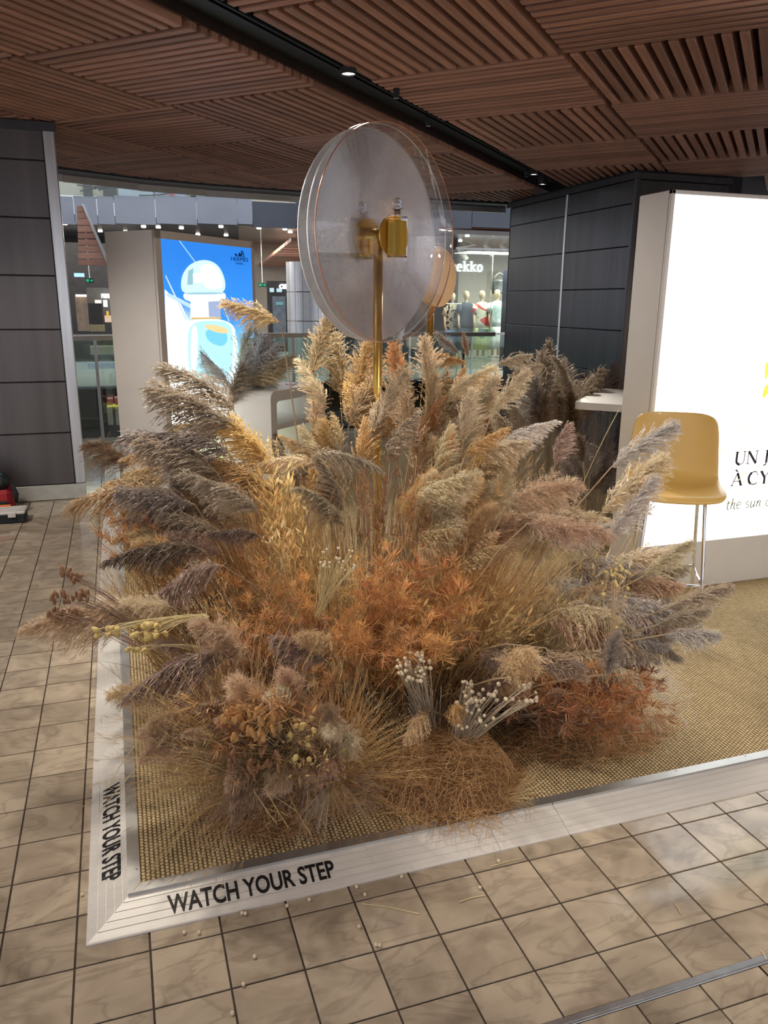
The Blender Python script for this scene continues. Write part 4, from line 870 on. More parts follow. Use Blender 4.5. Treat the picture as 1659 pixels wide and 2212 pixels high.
p = onY(1080, 612, 18.7); bag = empty('patterned_bag', tuple(p-V((0, 0, .25))), 'black and white patterned bag hanging behind the mannequins', 'bag')
BAGM = mat('bag_pattern', (.05, .05, .055), .6, var=.9, scale=5); G().box(p.x-.22, p.x+.22, 18.7, 18.85, p.z-.28, p.z+.1, .04).obj('bag_body', BAGM, bag); G().tube(bez(p+V((-.18, .05, .08)), p+V((0, .05, .45)), p+V((.18, .05, .08)), 8), .03, 6).obj('strap', BAGM, bag)
SKIN = mat('mannequin_beige', (.62, .46, .32), .55, var=.03)
def patt(name, c0, c1, scale, thr=.5):
    m = mat(name, c0, .8, var=0); N = m.node_tree.nodes; L = m.node_tree.links; nz = [n for n in N if n.type == 'TEX_NOISE'][0]; nz.inputs['Scale'].default_value = scale; nz.inputs['Detail'].default_value = 1; nz.inputs['Distortion'].default_value = 1.5
    rp = [n for n in N if n.type == 'VALTORGB'][0]; rp.color_ramp.interpolation = 'CONSTANT'; e = rp.color_ramp.elements; e[0].position = 0; e[0].color = (*c0, 1); e[1].position = thr; e[1].color = (*c1, 1); return m
def mannequin(px, pyh, Y, top_m, skirt_m, label, arm=True):
    p = onY(px, pyh, Y); x, y, z = p.x, p.y, p.z            # z = top of head
    t = empty('mannequin', (x, y, z-1.84), label, 'mannequin', 'mannequins in the clothing shop window')
    mm = Matrix.Translation((x-.02, y, z-.24)) @ Matrix.Diagonal((.82, 1, 1, 1))
    G().lathe([(.001, .24), (.05, .232), (.085, .2), (.1, .15), (.098, .1), (.08, .045), (.055, .005), (.05, -.03), (.058, -.09), (.08, -.12)], 16, mm).obj('head', SKIN, t, True)
    mm = Matrix.Translation((x, y, z-1.05)) @ Matrix.Diagonal((1, .62, 1, 1))
    G().lathe([(.24, 0), (.23, .2), (.215, .4), (.225, .52), (.22, .62), (.17, .70), (.07, .745)], 18, mm).obj('top', top_m, t, True)
    mm = Matrix.Translation((x, y, z-1.62)) @ Matrix.Diagonal((1, .7, 1, 1))
    G().lathe([(.30, 0), (.27, .25), (.24, .5), (.235, .6)], 18, mm).obj('skirt', skirt_m, t, True)
    for s_ in (-1, 1):
        G().tube([(x+s_*.20, y, z-.38), (x+s_*.27, y-.05, z-.62)], [.07, .085], 10).obj('sleeve', top_m, t, True)
        G().tube([(x+s_*.27, y-.05, z-.60), (x+s_*.27, y-.10, z-.88), (x+s_*.25, y-.13, z-1.02)], [.04, .032, .03], 8).obj('forearm', SKIN, t, True)
    for s_ in (-.09, .09): G().tube([(x+s_, y, z-1.6), (x+s_, y, z-1.80)], [.045, .04], 8).obj('leg', SKIN, t, True)
    G().lathe([(.22, -1.87+1.84), (.22, -1.84+1.84)], 20, Matrix.Translation((x, y, z-1.84))).obj('base', STEEL, t)
    return t
mannequin(979, 632, 19.3, patt('zebra_knit', (.03, .025, .02), (.55, .46, .36), 7, .48), mat('denim', (.25, .36, .55), .8), 'mannequin in a cream and black squiggle top, leftmost in the shop')
mannequin(1009, 628, 19.0, mat('navy_knit', (.06, .065, .10), .8), mat('navy_skirt', (.06, .065, .10), .8), 'mannequin in a plain navy dress, second from left in the shop')
mannequin(1043, 627, 18.7, patt('red_circle_cloth', (.72, .66, .58), (.62, .05, .04), 2.2, .52), patt('yellow_print_skirt', (.62, .62, .28), (.10, .14, .14), 2.0, .55), 'mannequin in a white and red top with a yellow skirt')
mannequin(1076, 625, 18.6, patt('pale_print', (.66, .70, .72), (.50, .56, .62), 5, .5), patt('pale_print_skirt', (.5, .6, .55), (.6, .62, .6), 3, .5), 'mannequin in a pale silvery outfit, rightmost in the shop')

# ------------------------------------------------------------------ tool bag and organiser case at the left edge
tb = empty('tool_bag', (-.90, 5.25, 0), 'red and black tool bag against the clad column', 'bag')
REDF = mat('red_fabric', (.35, .02, .03), .7, var=.2); BLKF = mat('black_fabric', (.015, .02, .025), .7, var=.3); TEAL = mat('teal_trim', (.08, .28, .34), .6)
G().box(-1.35, -.70, 5.12, 5.42, .0, .22, .03).obj('body', REDF, tb); G().box(-1.34, -.71, 5.13, 5.41, .21, .33, .05).obj('lid', BLKF, tb)
G().tube(bez(V((-1.25, 5.27, .32)), V((-1.0, 5.27, .52)), V((-.76, 5.27, .31)), 8), .016, 8).obj('handle', TEAL, tb, True); G().tube([(-.69, 5.2, .26), (-.66, 5.17, .17), (-.665, 5.16, .1)], [.014, .02, .01], 8).obj('strap', BLKF, tb, True)
for k in range(2): G().box(-.95+k*.13, -.86+k*.13, 5.10, 5.125, .03, .13, .008).obj('pocket', BLKF, tb)
tb.location.y += .06
oc = empty('organiser_case', (-.80, 5.08, 0), 'black parts organiser case with clear ribbed lid on the floor tiles', 'case')
CLEARP = mat('clear_plastic', (.72, .68, .68), .25, var=.08, spec=.5); ORG = mat('orange_plastic', (.9, .22, .05), .45)
G().box(-1.1, -.575, 4.90, 5.11, .004, .075, .008).obj('case_body', BLKF, oc); G().box(-1.1, -.572, 4.895, 5.115, .075, .10, .008).obj('lid', CLEARP, oc)
for k in range(4): G().box(-1.08, -.605, 4.92+.048*k, 4.94+.048*k, .099, .104, .002).obj('lid_rib', CLEARP, oc)
for x in (-.70, -.88): G().box(x, x+.06, 4.885, 4.90, .055, .095, .003).obj('latch', CLEARP, oc)
G().box(-.84, -.70, 5.105, 5.135, .075, .11, .004).obj('grip', ORG, oc); G().box(-.74, -.61, 4.91, 4.935, .102, .1055).obj('paper_label', WHITE, oc)

# ------------------------------------------------------------------ dried grass arrangement: shared meshes
def reed_mesh(seed, nb=120, ns=15, bend=.30, sd_=.9, blen=.36, fluff=0):
    """feathery one-sided reed plume, 1 unit long from neck (origin) to tip, drooping towards +x"""
    r_ = random.Random(seed); g = G()
    def Rc(t): return V((bend*t*t, 0, t*(1-.12*bend*t)))
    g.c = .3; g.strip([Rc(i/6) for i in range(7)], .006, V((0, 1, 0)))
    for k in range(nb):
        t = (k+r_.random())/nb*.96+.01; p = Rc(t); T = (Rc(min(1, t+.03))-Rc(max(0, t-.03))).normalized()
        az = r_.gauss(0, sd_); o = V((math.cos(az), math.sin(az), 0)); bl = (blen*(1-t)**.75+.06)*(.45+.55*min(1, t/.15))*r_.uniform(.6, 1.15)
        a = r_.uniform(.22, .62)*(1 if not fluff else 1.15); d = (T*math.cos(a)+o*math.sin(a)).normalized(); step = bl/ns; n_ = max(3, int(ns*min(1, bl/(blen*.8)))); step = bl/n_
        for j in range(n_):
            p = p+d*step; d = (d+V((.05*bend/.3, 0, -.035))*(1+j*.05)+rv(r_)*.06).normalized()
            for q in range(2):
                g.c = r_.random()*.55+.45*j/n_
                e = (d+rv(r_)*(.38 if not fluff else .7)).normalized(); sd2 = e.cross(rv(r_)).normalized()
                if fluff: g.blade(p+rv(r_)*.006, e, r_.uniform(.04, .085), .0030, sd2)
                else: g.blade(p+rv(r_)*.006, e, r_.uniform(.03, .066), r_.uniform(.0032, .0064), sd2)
    return g.mesh('plume', PLANT)
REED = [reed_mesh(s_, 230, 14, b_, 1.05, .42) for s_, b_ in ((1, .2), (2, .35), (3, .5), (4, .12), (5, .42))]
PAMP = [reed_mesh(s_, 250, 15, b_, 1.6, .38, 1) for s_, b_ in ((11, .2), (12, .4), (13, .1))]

def rust_meshes(seed):
    """kangaroo grass: wiry branching stem with fans of pointed bracts, 1 unit tall"""
    r_ = random.Random(seed); st_ = G(); hd = G(); st_.c = .2
    def Rc(t): return V((.10*t*t, 0, t))
    st_.strip([Rc(i/6) for i in range(7)], .0032, V((0, 1, 0))); st_.strip([Rc(i/6) for i in range(7)], .0032, V((1, 0, 0)))
    for k in range(9):
        t = .52+.055*k; p = Rc(t); az = r_.uniform(0, 6.28); o = V((math.cos(az), math.sin(az), 0)); L_ = r_.uniform(.06, .16)*(1.25-t); e = p+(o*.8+V((0, 0, 1))).normalized()*L_
        st_.c = .3; st_.strip([p, (p+e)/2+V((0, 0, .01)), e], .0018, V((-o.y, o.x, 0)))
        ax = (e-p).normalized()
        for m in range(14):
            hd.c = r_.random(); d = (ax*.9+rv(r_)*.75).normalized(); hd.blade(e+rv(r_)*.008, d, r_.uniform(.03, .08), r_.uniform(.0015, .0034), d.cross(rv(r_)).normalized())
        for m in range(3):
            hd.c = .9; d = (ax+rv(r_)*.9).normalized(); hd.blade(e, d, r_.uniform(.06, .1), .0009, d.cross(rv(r_)).normalized())
    for m in range(7):
        t = r_.uniform(.1, .6); p = Rc(t); az = r_.uniform(0, 6.28); d = V((math.cos(az)*.5, math.sin(az)*.5, .8)).normalized(); st_.c = r_.random()*.6; L_ = r_.uniform(.12, .3)
        st_.strip([p, p+d*L_*.5, p+d*L_+V((d.x, d.y, -.4))*L_*.2], .0028, V((-d.y, d.x, 0)).normalized())
    return st_.mesh('stem', STALK), hd.mesh('seed_heads', PLANT)
RUST = [rust_meshes(s_) for s_ in range(21, 26)]

def straw_meshes(seed, n=46, spread=.22, fuzz=2, curl=.25):
    """tuft of thin straw blades, 1 unit tall"""
    r_ = random.Random(seed); g = G(); h_ = G()
    for k in range(n):
        az = r_.uniform(0, 6.28); rr = spread*math.sqrt(r_.random()); o = V((math.cos(az), math.sin(az), 0)); L_ = r_.uniform(.62, 1.02); b = o*(rr*.18)+V((0, 0, 0))
        pts = []; 
        for i in range(6):
            t = i/5; pts.append(b+o*(rr*t**1.4)+V((0, 0, L_*t))+o*(curl*rr*t**4*2)+rv(r_)*.006*t-V((0, 0, .16*rr*t**4)))
        g.c = r_.random()*.9; g.strip(pts, r_.uniform(.0016, .0032), V((-o.y, o.x, 0)))
        for q in range(fuzz*5):
            t = r_.uniform(.66, 1); i = min(4, int(t*5)); p = pts[i].lerp(pts[i+1], t*5-i); d = ((pts[i+1]-pts[i]).normalized()+rv(r_)*.5).normalized(); h_.c = r_.random(); h_.blade(p, d, r_.uniform(.03, .09), .0011, d.cross(rv(r_)).normalized())
    return g.mesh('blades', STALK), h_.mesh('awns', PLANT)
STRAW = [straw_meshes(31), straw_meshes(32, 40, .34, 3, .5), straw_meshes(33, 56, .15, 1, .1)]

def fine_mesh(seed):
    """fountain grass: dense arching hair-fine seed stalks"""
    r_ = random.Random(seed); g = G(); h_ = G()
    for k in range(26):
        o = V((1, r_.gauss(0, .35), 0)).normalized(); L_ = r_.uniform(.75, 1.0); rr = r_.uniform(.3, .75); pts = []
        for i in range(9):
            t = i/8; pts.append(V((0, r_.gauss(0, .004), 0))+o*(rr*t**2.2)+V((0, 0, L_*(t-.42*t**4))))
        g.c = r_.random(); g.strip(pts, .0017, V((-o.y, o.x, 0)))
        for q in range(26):
            t = r_.uniform(.4, 1); i = min(7, int(t*8)); p = pts[i].lerp(pts[i+1], t*8-i); d = ((pts[i+1]-pts[i]).normalized()+rv(r_)*.7+V((0, 0, -.25))).normalized(); h_.c = r_.random(); h_.blade(p, d, r_.uniform(.03, .10), .0010, d.cross(rv(r_)).normalized())
    return g.mesh('blades', STALK), h_.mesh('awns', PLANT)
FINE = [fine_mesh(41), fine_mesh(42)]

def oat_meshes(seed):
    r_ = random.Random(seed); g = G(); h_ = G()
    def Rc(t): return V((.12*t**2.5, 0, t))
    g.c = .4; g.strip([Rc(i/6) for i in range(7)], .003, V((0, 1, 0))); g.strip([Rc(i/6) for i in range(7)], .003, V((1, 0, 0)))
    for k in range(30):
        t = .45+.55*k/30; p = Rc(t); az = r_.uniform(0, 6.28); o = V((math.cos(az), math.sin(az), .2)); e = p+o*r_.uniform(.02, .055)
        g.c = .5; g.strip([p, e], .001, V((0, 0, 1)), False); d = (V((0, 0, r_.choice([-.8, .8, .6])))+o*.6+rv(r_)*.3).normalized(); s_ = d.cross(rv(r_)).normalized(); h_.c = r_.random(); L_ = r_.uniform(.045, .07)
        h_.blade(e, d, L_, .0075, s_); h_.blade(e, d, L_*.9, .0065, d.cross(s_))
    return g.mesh('stem', STALK), h_.mesh('spikelets', PLANT)
OATS = [oat_meshes(51), oat_meshes(52)]

# ------------------------------------------------------------------ placing
C0 = V((1.30, 1.50, PZ))
def lin(c, k=1.): return (*[min(1, x*k) for x in c], 1)
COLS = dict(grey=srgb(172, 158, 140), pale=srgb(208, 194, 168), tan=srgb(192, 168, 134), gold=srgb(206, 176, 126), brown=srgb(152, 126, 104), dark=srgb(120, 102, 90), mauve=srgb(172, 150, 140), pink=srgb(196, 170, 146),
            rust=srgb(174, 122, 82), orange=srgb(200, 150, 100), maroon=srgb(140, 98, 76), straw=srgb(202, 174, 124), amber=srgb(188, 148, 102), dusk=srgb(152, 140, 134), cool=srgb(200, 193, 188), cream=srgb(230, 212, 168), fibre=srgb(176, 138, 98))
def setc(o, c, jit=.12):
    k = 1+R.uniform(-jit, jit); o.color = lin(COLS[c] if isinstance(c, str) else c, k)
def frame(d, xdir):
    z = d.normalized(); x = xdir-z*xdir.dot(z)
    if x.length < 1e-3: x = V((1, 0, 0))-z*z.x
    x.normalize(); y = z.cross(x); return Matrix((x, y, z)).transposed().to_4x4()
def put(o, parent, mx):
    o.parent = parent; o.matrix_parent_inverse = Matrix.Translation(-parent.location); o.matrix_basis = mx
DMAP = [(560, 4.5), (700, 4.2), (800, 4.0), (900, 3.75), (1000, 3.5), (1150, 3.2), (1300, 2.95), (1450, 2.78), (1600, 2.68), (1700, 2.64), (1900, 2.62)]
def dsurf(py):
    for (a, da), (b, db) in zip(DMAP[:-1], DMAP[1:]):
        if py <= b: return da+(db-da)*max(0, (py-a))/(b-a)
    return 2.62
def base_of(tip, ctr=C0, k=.52, jit=.07, rmax=.95):
    d = V((tip.x-ctr.x, tip.y-ctr.y, 0)); d = d*k
    if d.length > rmax: d = d*(rmax/d.length)
    b = V((ctr.x+d.x+R.uniform(-jit, jit), ctr.y+d.y+R.uniform(-jit, jit), PZ))
    b.x = max(b.x, .24); b.y = max(b.y, .30); return b
def plume(neck, tip, kind, colour, label, group, ctr=C0, base=None, w=1., var=None, twist=None, name=None, cat=None):
    L_ = (tip-neck).length; b = base or base_of(neck, ctr)
    t = empty(name or ('reed_plume' if kind == 'reed' else 'pampas_plume'), tuple(b), label, cat or 'dried plume', group, 'thing')
    dirn = (tip-neck).normalized(); ml = (neck-b).length
    cp = b+(V((0, 0, 1))*.55*ml if dirn.z < .3 else (neck-b)*.5+V((0, 0, .12*ml))); pts = bez(b, cp, neck, 5)+[neck+dirn*.06]
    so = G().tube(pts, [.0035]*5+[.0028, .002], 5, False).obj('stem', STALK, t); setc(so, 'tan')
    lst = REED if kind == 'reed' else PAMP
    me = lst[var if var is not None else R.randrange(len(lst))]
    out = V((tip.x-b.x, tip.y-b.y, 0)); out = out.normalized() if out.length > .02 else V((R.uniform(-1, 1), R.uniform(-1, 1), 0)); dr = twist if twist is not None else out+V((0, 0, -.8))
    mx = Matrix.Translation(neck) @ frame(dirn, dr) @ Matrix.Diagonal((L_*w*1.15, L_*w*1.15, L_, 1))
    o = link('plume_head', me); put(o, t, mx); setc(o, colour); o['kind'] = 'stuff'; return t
CWORD = dict(grey='grey brown', pale='pale beige', tan='tan', gold='golden', brown='brown', dark='dark brown', mauve='mauve brown', pink='pinkish tan', rust='rust red', orange='orange', maroon='maroon', straw='straw yellow', amber='amber', dusk='dusky grey', cool='cool grey', cream='cream')
def leanword(b, tip):
    p, q = proj(b), proj(tip)
    if not p or not q: return 'upright'
    dx = q[0]-p[0]; return 'leaning left' if dx < -45 else 'leaning right' if dx > 45 else 'upright'
def pair(kind, meshes, names, b, tip, colour, label, group, w=1., stemcol=None, xdir=None, cat='dried grass'):
    t = empty(kind, tuple(b), label, cat, group, 'thing'); d = tip-b
    out = xdir or V((d.x+R.uniform(-.1, .1), d.y+R.uniform(-.1, .1), -.1))
    mx = Matrix.Translation(b) @ frame(d, out) @ Matrix.Diagonal((d.length*w, d.length*w, d.length, 1))
    for me, nm, c in zip(meshes, names, (stemcol or colour, colour)):
        o = link(nm, me); put(o, t, mx); setc(o, c); o['kind'] = 'stuff'
    return t
def P(x, y, d=None): return at(x, y, d if d else dsurf(y))

HERO = [  # tip px, neck px, depth, kind, colour, width, label
 ((500, 622), (607, 698), 3.65, 'reed', 'tan', 1.0, 'tan reed plume arching left over the blue lightbox face, topmost on that side'),
 ((430, 742), (508, 892), 3.75, 'reed', 'grey', 1.25, 'grey reed plume rising in front of the lower blue lightbox'),
 ((350, 797), (516, 922), 3.6, 'reed', 'grey', 1.25, 'broad grey reed plume leaning left across the lightbox edge'),
 ((358, 842), (500, 985), 3.55, 'reed', 'dusk', 1.2, 'dusky grey reed plume just below the broad leaning one'),
 ((338, 903), (470, 1022), 3.5, 'reed', 'grey', 1.2, 'grey brown reed plume low against the glowing lightbox foot'),
 ((467, 968), (562, 1112), 3.35, 'reed', 'grey', .9, 'dense grey reed plume leaning left below the white plinth'),
 ((188, 998), (330, 1066), 3.65, 'reed', 'tan', 1.5, 'wide tan reed plume reaching furthest left over the ramp edging'),
 ((206, 935), (288, 1010), 4.5, 'pampas', 'brown', 1.5, 'brown bushy plume behind, beside the stainless column trim'),
 ((268, 1028), (420, 1090), 3.4, 'reed', 'dusk', 1.2, 'dusky plume leaning left, second from the left edge of the arrangement'),
 ((268, 1002), (370, 1010), 3.9, 'reed', 'tan', 1.1, 'tan plume lying left in front of the lightbox side'),
 ((300, 930), (385, 985), 3.8, 'reed', 'tan', 1.1, 'small tan plume under the lightbox corner'),
 ((277, 1105), (444, 1192), 3.2, 'reed', 'dark', .9, 'dark brown plume leaning left in the middle of the left flank'),
 ((325, 1196), (482, 1222), 3.1, 'reed', 'mauve', 1.3, 'mauve brown plume lying left below the dark one'),
 ((470, 1105), (565, 1160), 3.15, 'reed', 'dark', .8, 'small dark plume left of the golden oats'),
 ((158, 1232), (300, 1345), 2.95, 'pampas', 'pink', 1.5, 'fluffy pink tan pampas plume hanging over the left ramp edging'),
 ((255, 1290), (372, 1312), 2.95, 'pampas', 'pale', 1.2, 'pale fluffy plume beside the pink tan one on the left'),
 ((366, 1332), (512, 1420), 2.78, 'reed', 'mauve', 1.5, 'wide mauve reed plume on the lower left mound'),
 ((455, 1310), (530, 1420), 2.8, 'pampas', 'pink', 1.1, 'fluffy tan plume standing behind the wide mauve one'),
 ((602, 1354), (706, 1428), 2.82, 'reed', 'mauve', 1.1, 'mauve grey plume in the dark hollow left of centre'),
 ((672, 1320), (712, 1402), 2.85, 'pampas', 'tan', 1.2, 'tan fluffy plume curling over the hollow left of centre'),
 ((532, 885), (602, 1030), 3.7, 'reed', 'gold', 1.5, 'golden arched reed plume in front of the white plinth'),
 ((540, 960), (598, 1080), 3.6, 'reed', 'gold', 1.2, 'golden brown plume just below the arched one by the plinth'),
 ((712, 672), (668, 822), 4.1, 'reed', 'tan', 1.05, 'upright tan reed plume left of the gold pole'),
 ((682, 772), (700, 880), 4.0, 'reed', 'pale', 1.1, 'pale tan plume standing beside the upright one'),
 ((742, 716), (735, 858), 4.2, 'reed', 'tan', 1.3, 'bushy tan plume below the glass discs, left of the pole'),
 ((790, 728), (765, 860), 4.2, 'reed', 'gold', 1.2, 'golden plume touching the lower rim of the glass discs'),
 ((800, 790), (752, 925), 4.0, 'reed', 'tan', 1.3, 'tan bushy plume close to the gold pole at mid height'),
 ((776, 932), (680, 985), 3.6, 'reed', 'grey', 1.2, 'grey plume arching right in front of the gold pole'),
 ((612, 945), (676, 1005), 3.65, 'reed', 'pale', 1.3, 'pale plume left of the grey arching one'),
 ((852, 742), (868, 850), 4.3, 'reed', 'amber', 1.0, 'reddish tan plume just right of the gold pole'),
 ((912, 730), (934, 842), 4.25, 'reed', 'pale', 1.1, 'pale upright plume in front of the second gold pole'),
 ((984, 752), (918, 776), 4.4, 'reed', 'amber', 1.1, 'apricot plume bending right below the shop mannequins'),
 ((1014, 764), (962, 872), 4.05, 'reed', 'pale', 1.1, 'pale grey plume bending right, centre back'),
 ((950, 716), (992, 764), 4.7, 'reed', 'dusk', .8, 'thin dark drooping plume in front of the leftmost mannequin'),
 ((998, 727), (1010, 772), 4.6, 'reed', 'brown', .8, 'small brown upright plume below the navy mannequin'),
 ((1130, 747), (1074, 790), 4.5, 'reed', 'grey', 1.0, 'grey plume pointing right in front of the dark metal wall'),
 ((1150, 768), (1102, 812), 4.4, 'reed', 'grey', 1.0, 'grey plume pointing right, just below the similar one'),
 ((1122, 790), (1062, 892), 3.75, 'reed', 'pale', .9, 'pale golden plume leaning right in the back right'),
 ((1110, 870), (1066, 985), 3.6, 'reed', 'cool', 1.1, 'cool grey plume below the pale golden leaning one'),
 ((1054, 900), (1002, 990), 3.5, 'reed', 'gold', .9, 'golden curled plume right of centre'),
 ((1124, 925), (1030, 985), 3.5, 'reed', 'pale', 1.1, 'pale plume lying right below the cool grey one'),
 ((1201, 912), (1198, 1010), 3.45, 'reed', 'mauve', .9, 'stubby upright plume alone against the dark background'),
 ((1228, 1006), (1096, 1092), 3.2, 'pampas', 'pink', 1.1, 'fluffy pink beige plume arching right, upper of two'),
 ((1322, 1140), (1140, 1130), 3.0, 'pampas', 'pink', .8, 'fluffy pink beige plume arching right, lower of two'),
 ((1436, 894), (1318, 1012), 3.3, 'reed', 'cool', 1.0, 'pale grey plume arching in front of the mustard stool back'),
 ((1404, 966), (1296, 1112), 3.15, 'reed', 'pale', 1.1, 'tall feathery plume below the mustard stool seat'),
 ((1390, 1020), (1312, 1170), 3.1, 'reed', 'cool', .8, 'slim cool plume below the feathery one at the stool'),
 ((1474, 1156), (1388, 1246), 3.0, 'reed', 'pale', .9, 'pale plume pointing right at the lightbox foot'),
 ((1564, 1246), (1438, 1316), 2.95, 'reed', 'grey', .9, 'grey plume pointing furthest right towards the stool leg'),
 ((1548, 1350), (1430, 1372), 2.85, 'reed', 'cool', 1.0, 'pale grey plume low on the far right of the arrangement'),
 ((1520, 1300), (1420, 1350), 2.9, 'reed', 'grey', .9, 'grey plume between the two lowest on the far right'),
 ((1322, 1362), (1312, 1458), 2.72, 'pampas', 'dusk', .8, 'small grey fluffy plume among the rust grass on the right'),
 ((1096, 1350), (1112, 1462), 2.72, 'pampas', 'tan', 1.4, 'large tan fluffy plume right of the white berries'),
 ((1224, 1372), (1150, 1432), 2.74, 'reed', 'mauve', 1.2, 'mauve plume right of the large tan fluffy one'),
 ((1218, 1490), (1180, 1400), 2.68, 'reed', 'pink', 1.1, 'drooping pink tan plume hanging on the right front'),
 ((870, 1520), (925, 1545), 2.84, 'reed', 'tan', 1.4, 'short tan plume under the white berry cluster'),
 ((972, 1482), (984, 1560), 2.82, 'reed', 'gold', .9, 'short golden plume between the two berry sprays'),
 ((310, 1568), (420, 1580), 2.62, 'pampas', 'pink', 1.1, 'low pink tan fluffy plume at the left front corner'),
 ((240, 1480), (360, 1500), 2.7, 'pampas', 'tan', 1.1, 'low tan fluffy plume over the left ramp edging'),
 ((940, 985), (900, 1090), 3.4, 'reed', 'pale', 1.2, 'pale bushy plume in the upper centre'),
 ((830, 880), (842, 1000), 3.7, 'reed', 'grey', 1.0, 'grey plume directly right of the gold pole'),
 ((880, 860), (900, 985), 3.75, 'reed', 'tan', 1.1, 'tan plume right of the gold pole at mid height'),
 ((985, 850), (1000, 960), 3.7, 'reed', 'pale', 1.1, 'pale plume in the middle of the back row'),
 ((900, 1150), (940, 1205), 3.1, 'reed', 'tan', .9, 'short tan plume amid the orange grass'),
 ((1010, 1000), (960, 1090), 3.35, 'pampas', 'pale', 1.1, 'pale fluffy plume right of centre'),
]
for (tp, nk, d, kind, c, w_, lab) in HERO:
    neck = at(*nk, d+.03); tip = at(*tp, d-.05)
    plume(neck, tip, kind, c, lab, 'plumes of the main arrangement', w=w_*1.2, var=(3 if kind == 'reed' and nk[0] > 1280 else None))

def zone_pts(cx, cy, rx, ry, n, rr=R):
    for _ in range(n):
        a = rr.uniform(0, 6.283); q = math.sqrt(rr.random()); x, y = cx+rx*q*math.cos(a), cy+ry*q*math.sin(a)
        if 490 < x < 668 and 700 < y < 930 and cy > 800: continue          # the plinth stays in view between the plumes
        yield x, y
def fill_plumes(cx, cy, rx, ry, n, kinds, cols, L0, L1, where, back=.25, ctr=C0, lean=.35):
    for x, y in zone_pts(cx, cy, rx, ry, n):
        tip = P(x, y, dsurf(y)+R.uniform(.02, back)); b = base_of(tip, ctr); L_ = R.uniform(L0, L1); out = V((tip.x-ctr.x, tip.y-ctr.y, 0)); dn = (out*lean*1.6+V((R.uniform(-.3, .3), R.uniform(-.3, .3), 1))).normalized()
        k = R.choice(kinds); c = R.choice(cols); plume(tip-dn*L_, tip, k, c, f'{CWORD[c]} {"feathery reed" if k == "reed" else "fluffy pampas"} plume {leanword(tip-dn*L_, tip)}, {where}', f'plumes {where}', ctr, b, R.uniform(.9, 1.3))
fill_plumes(740, 830, 90, 90, 12, ['reed'], ['tan', 'gold', 'pale'], .24, .34, 'left of the gold pole')
fill_plumes(950, 845, 130, 80, 26, ['reed'], ['pale', 'tan', 'grey', 'pale', 'amber'], .22, .34, 'right of the gold pole')
fill_plumes(980, 985, 150, 80, 24, ['reed', 'pampas'], ['pale', 'tan', 'gold'], .18, .28, 'in the upper right centre')
fill_plumes(420, 940, 90, 100, 9, ['reed'], ['grey', 'dusk', 'tan'], .24, .34, 'in front of the blue lightbox', lean=.8)
fill_plumes(330, 1120, 110, 80, 8, ['reed', 'pampas'], ['brown', 'mauve', 'tan'], .18, .28, 'on the left flank', lean=1.1)
fill_plumes(690, 965, 100, 60, 13, ['reed'], ['gold', 'tan', 'grey'], .2, .3, 'below the white plinth')
fill_plumes(1400, 1240, 110, 110, 24, ['reed'], ['cool', 'grey', 'pale', 'pink'], .24, .34, 'on the right flank', .15, lean=.9)
fill_plumes(1380, 1330, 80, 70, 10, ['reed'], ['cool', 'grey', 'pale'], .22, .3, 'low on the right flank', .12, lean=1.1)
fill_plumes(1130, 1420, 80, 70, 8, ['pampas', 'reed'], ['tan', 'mauve', 'pink'], .12, .2, 'on the right front')
fill_plumes(1030, 1080, 110, 60, 10, ['pampas', 'reed'], ['pale', 'tan', 'pink'], .18, .26, 'above the tan straw', .15, lean=.5)
fill_plumes(300, 1040, 100, 70, 9, ['reed'], ['tan', 'grey', 'dusk', 'tan'], .26, .34, 'on the upper left flank', lean=1.2)
fill_plumes(1230, 1090, 80, 70, 8, ['pampas', 'reed'], ['pink', 'pale', 'cool'], .22, .3, 'in the right centre', .12, lean=.7)
fill_plumes(400, 1440, 130, 90, 8, ['pampas'], ['mauve', 'pink', 'tan'], .14, .2, 'on the lower left mound', lean=.9)
fill_plumes(660, 1420, 90, 70, 5, ['reed', 'pampas'], ['mauve', 'dark'], .12, .18, 'in the dark hollow left of centre')

def fill(kind, lib, names, cx, cy, rx, ry, n, cols, where, what, d_add=(0., .25), w=1., stemcol=None, ctr=C0, k=.55, grav=0., cat='dried grass'):
    for x, y in zone_pts(cx, cy, rx, ry, n):
        tip = P(x, y, dsurf(y)+R.uniform(*d_add)); b = base_of(tip, ctr, k)
        if tip.z < PZ+.06: tip.z = PZ+.06
        c = R.choice(cols); pair(kind, R.choice(lib), names, b, tip, c, f'{CWORD[c]} {what} {leanword(b, tip)}, {where}', f'{what} {where}', w*R.uniform(.8, 1.2), stemcol, None, cat)
RN, SN, ON = ('stem', 'seed_heads'), ('blades', 'awns'), ('stem', 'spikelets')
# rust coloured kangaroo grass
fill('kangaroo_grass', RUST, RN, 860, 1270, 150, 120, 76, ['orange', 'orange', 'rust', 'amber'], 'filling the centre front', 'kangaroo grass stem', (-.05, .2), w=1.15, stemcol='amber')
fill('kangaroo_grass', RUST, RN, 560, 1430, 160, 90, 40, ['rust', 'maroon', 'amber'], 'on the lower left mound', 'kangaroo grass stem', w=1.1, stemcol='brown')
fill('kangaroo_grass', RUST, RN, 1320, 1460, 120, 80, 44, ['rust', 'maroon', 'rust'], 'on the lower right', 'kangaroo grass stem', w=1.15, stemcol='brown')
fill('kangaroo_grass', RUST, RN, 950, 1000, 170, 110, 22, ['rust', 'amber', 'maroon'], 'among the back plumes', 'kangaroo grass stem', w=.7, stemcol='brown')
fill('kangaroo_grass', RUST, RN, 560, 1260, 120, 90, 30, ['rust', 'orange', 'amber'], 'left of centre', 'kangaroo grass stem', w=1.0, stemcol='amber')
